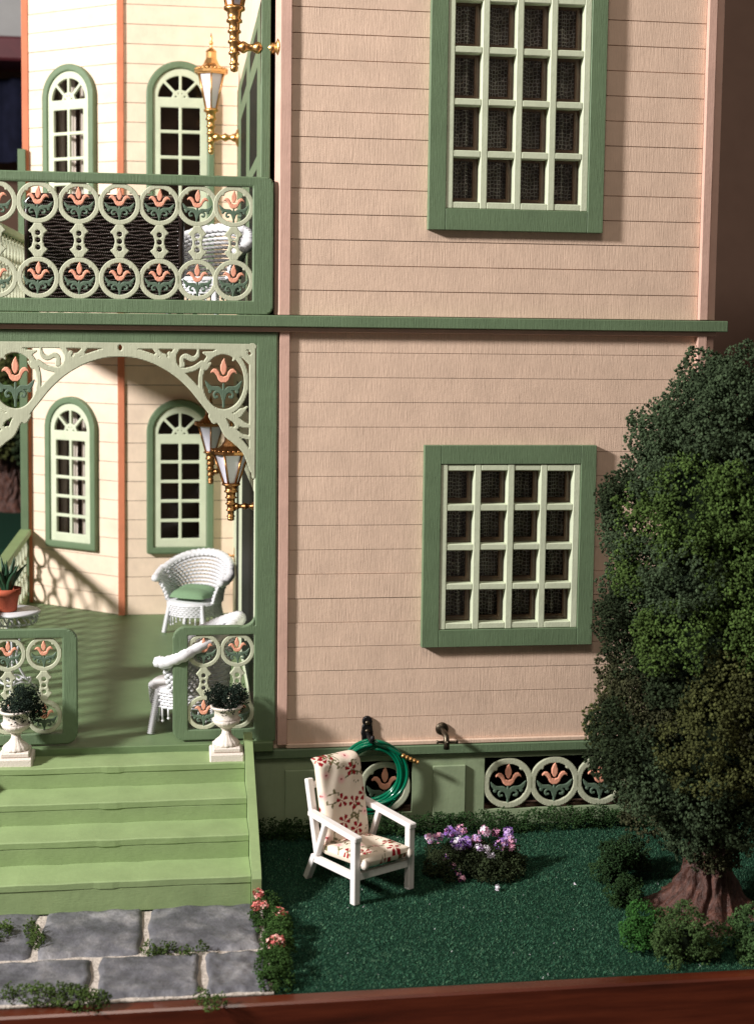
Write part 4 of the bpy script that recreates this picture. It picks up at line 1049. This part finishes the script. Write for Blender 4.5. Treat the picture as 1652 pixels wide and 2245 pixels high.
# dark wicker settee on the balcony, its back to the railing
st_ = empty('wicker_settee', (-10.6, 12, BALC), 0, 'dark brown glossy wicker settee on the balcony with its back to the railing', 'settee')
mb = MB(); n = 150
for k in range(30):
    z = .9+k*.225; mb.tube([(-4.75+9.5*i/n, -1.9+.06*(1 if (i+k) % 2 else -1)+.1*sin(i*.2+k*.6), z+.035*sin(i*.33+k*1.7)) for i in range(n+1)], .105, 5)
mb.build('back_weave', 'dark_wicker', st_)
mb = MB()
for i in range(20): mb.tube([(-4.75+.5*i, -1.78, .5), (-4.75+.5*i, -1.78, 7.55)], .06, 5)
mb.build('stake', 'dark_wicker', st_); MB().box(-4.7, 4.7, -1.75, -1.6, .8, 7.4, .05).build('back_panel', 'dark_wicker', st_)
MB().tube([(-4.9, -1.9, .2), (-4.9, -1.9, 7.2), (-4.6, -1.9, 7.55), (4.6, -1.9, 7.55), (4.9, -1.9, 7.2), (4.9, -1.9, .2)], .2, 8).build('back_frame', 'dark_wicker', st_)
MB().box(-4.8, 4.8, -1.7, 2.2, 2.2, 3.0, .2).build('seat', 'dark_wicker', st_)
for s in (-1, 1):
    MB().tube([(s*4.85, -1.8, 4.6), (s*4.85, 2.0, 4.6), (s*4.85, 2.3, 4.2), (s*4.85, 2.3, .1)], .22, 8).build('arm', 'dark_wicker', st_)

# tea table with pot plant
tb = empty('tea_table', (-16.95, 12.6, FLOOR), 0, 'round white wire table behind the porch railing', 'table')
MB().lathe([(.1, 5.35), (1.78, 5.38), (1.84, 5.45), (1.84, 5.53), (1.74, 5.6), (.1, 5.6)], 48).build('table_top', 'wicker', tb)
mb = MB()
for i in range(24):
    a = 2*pi*i/24; mb.tube([(1.6*cos(a), 1.6*sin(a), 5.35), (1.66*cos(a+.12), 1.66*sin(a+.12), 5.05), (1.55*cos(a+.24), 1.55*sin(a+.24), 4.8)], .06, 5)
mb.tube([(1.5*cos(2*pi*i/36), 1.5*sin(2*pi*i/36), 4.8) for i in range(36)], .07, 6, closed=True); mb.build('apron', 'wicker', tb)
for i in range(3):
    a = 2*pi*i/3+.5; MB().tube(smooth_pts([(.2*cos(a), .2*sin(a), 5.3), (.5*cos(a), .5*sin(a), 3.8), (.25*cos(a), .25*sin(a), 2.2), (.9*cos(a), .9*sin(a), .8), (1.6*cos(a), 1.6*sin(a), .08)], 6), .085, 6).build('leg', 'wicker', tb)
mb = MB()
for R in (.55, 1.15): mb.tube([(R*cos(2*pi*i/40), R*sin(2*pi*i/40), .75+.1*sin(i*.8)) for i in range(40)], .07, 6, closed=True)
mb.build('wire_scroll', 'wicker', tb)
pt = empty('flower_pot', (-17.25, 12.3, FLOOR+5.62), 0, 'terracotta flower pot standing on the white table', 'pot')
MB().lathe([(.55, 0), (.62, .05), (.78, 1.1), (.9, 1.12), (.94, 1.55), (.84, 1.55), (.8, 1.3), (.02, 1.28)], 28).build('body', 'terracotta', pt); MB().lathe([(.8, 1.28), (.4, 1.36), (.02, 1.38)], 16).build('soil', 'soil', pt)
al = empty('aloe_plant', (-17.25, 12.3, FLOOR+6.95), 0, 'spiky dark green aloe growing in the terracotta pot', 'plant')
rn = np.random.default_rng(9)
for i in range(13):
    a = i*2.4; q = .25+.75*(i/13); L = 2.9-.9*q*rn.uniform(.6, 1); pts = [(.1*cos(a), .1*sin(a), -.1)]
    for t in (.25, .5, .75, 1): pts.append((L*q*.75*t*cos(a), L*q*.75*t*sin(a), L*(t-.42*q*t*t)))
    MB().tube(smooth_pts(pts, 3), np.concatenate([np.linspace(.2, .17, 7), np.linspace(.14, .015, 6)]), 6).build('leaf', 'aloe', al)

# floral mat behind the narrow railing panel
X, Y = -3.0, 9.0
nu, nv = 60, 40; V = [(-1.5+3*i/nu, -1+2*j/nv, .38-.3*abs(-1+2*j/nv)**3+.03*sin(i*.4)) for i in range(nu+1) for j in range(nv+1)]
F = [(i*(nv+1)+j, (i+1)*(nv+1)+j, (i+1)*(nv+1)+j+1, i*(nv+1)+j+1) for i in range(nu) for j in range(nv)]
UV = np.array([(3*i/nu, 2*j/nv) for i in range(nu+1) for j in range(nv+1)])
fm = link('floor_cushion', bigmesh('floor_cushion', V, F, 'fabric', floral(UV[:, 0], UV[:, 1], 3, 3, 2), True), loc=(X, Y, FLOOR+.05)); tag(fm, 'small flowered floor cushion on the porch behind the railing', 'cushion')

# what shows past the house on the left
far = empty('garden_tree', (-26.2, 92, 7), 0, 'blurred tree with reddish trunk seen through the open porch side', 'tree')
link('trunk', trunk_mesh(12, 1.5, 1.6, 4, 8), far)
rn = np.random.default_rng(15); bl = []
for i in range(70):
    a = rn.uniform(0, 2*pi); z = rn.uniform(9, 26); z -= 1; R = 6*sqrt(max(0, 1-((z-15)/10)**2)); bl.append(((R*cos(a), R*sin(a), z), rn.uniform(1.8, 2.8), [OLIVE, DEEP, BRIGHT][rn.integers(3)]))
foam_obj('crown', bl, .3, 22, 16, far, 1.0)
tag(MB().box(-90, -14, 62, 118, -4.7, 7, .1).build('garden_terrace', 'lawn_base'), 'raised green garden board behind the doll house', 'garden board')
cl = empty('wall_cloth', (-52, 112, 0), 0, 'dark navy cloth hanging on the wall behind the tower', 'cloth')
V = []
for i in range(61):
    for z in (51, 62): V.append((-18+.8*i, .8*sin(i*.9)+.4*sin(i*2.1), z))
link('fabric', bigmesh('fabric', V, [(2*i, 2*i+2, 2*i+3, 2*i+1) for i in range(60)], 'cloth_navy', smooth=True), cl)
tag(MB().box(-90, -12, 104, 113, 63, 66, .3).build('wall_shelf', 'maroon'), 'maroon wall shelf in the shadow behind the tower', 'shelf')
tag(MB().box(-80, -22, 106, 112, 66.1, 76, .3).build('storage_box', 'grey_card'), 'pale grey box standing on the maroon shelf', 'box')

# ------------------------------------------------------------------ grass fibres
def grass():
    rn = np.random.default_rng(99); n = 150000
    x = rn.uniform(-1.0, 34, n); y = rn.uniform(-20.65, -.5, n)
    n2 = 60000; x = np.concatenate([x, rn.uniform(-45.8, -20, n2)]); y = np.concatenate([y, rn.uniform(-20.6, 51, n2)]); n += n2
    
    a = rn.uniform(0, 2*pi, n); L = rn.uniform(.06, .16, n); w_ = rn.uniform(.016, .03, n); ln = rn.uniform(.3, 1.0, n)*L; b = rn.uniform(0, 2*pi, n)
    V = np.zeros((n, 3, 3)); V[:, 0] = np.stack([x-w_*np.cos(a), y-w_*np.sin(a), np.full(n, GZ-.02)], 1); V[:, 1] = np.stack([x+w_*np.cos(a), y+w_*np.sin(a), np.full(n, GZ-.02)], 1)
    V[:, 2] = np.stack([x+ln*np.cos(b), y+ln*np.sin(b), GZ+L*.75], 1)
    c = np.array(lin(46, 90, 66))[None]*rn.uniform(.5, 1.5, (n, 1)); pale = rn.random(n) < .12; c[pale] = np.array(lin(96, 136, 104))*rn.uniform(.6, 1.2, (pale.sum(), 1))
    wh = rn.random(n) < .0012; c[wh] = .7
    o = link('grass', bigmesh('grass', V.reshape(-1, 3), np.arange(3*n).reshape(-1, 3), 'blades', np.repeat(c, 3, 0))); tag(o, 'short dark green turf fibres covering the lawn', 'grass', kind='stuff')
grass()
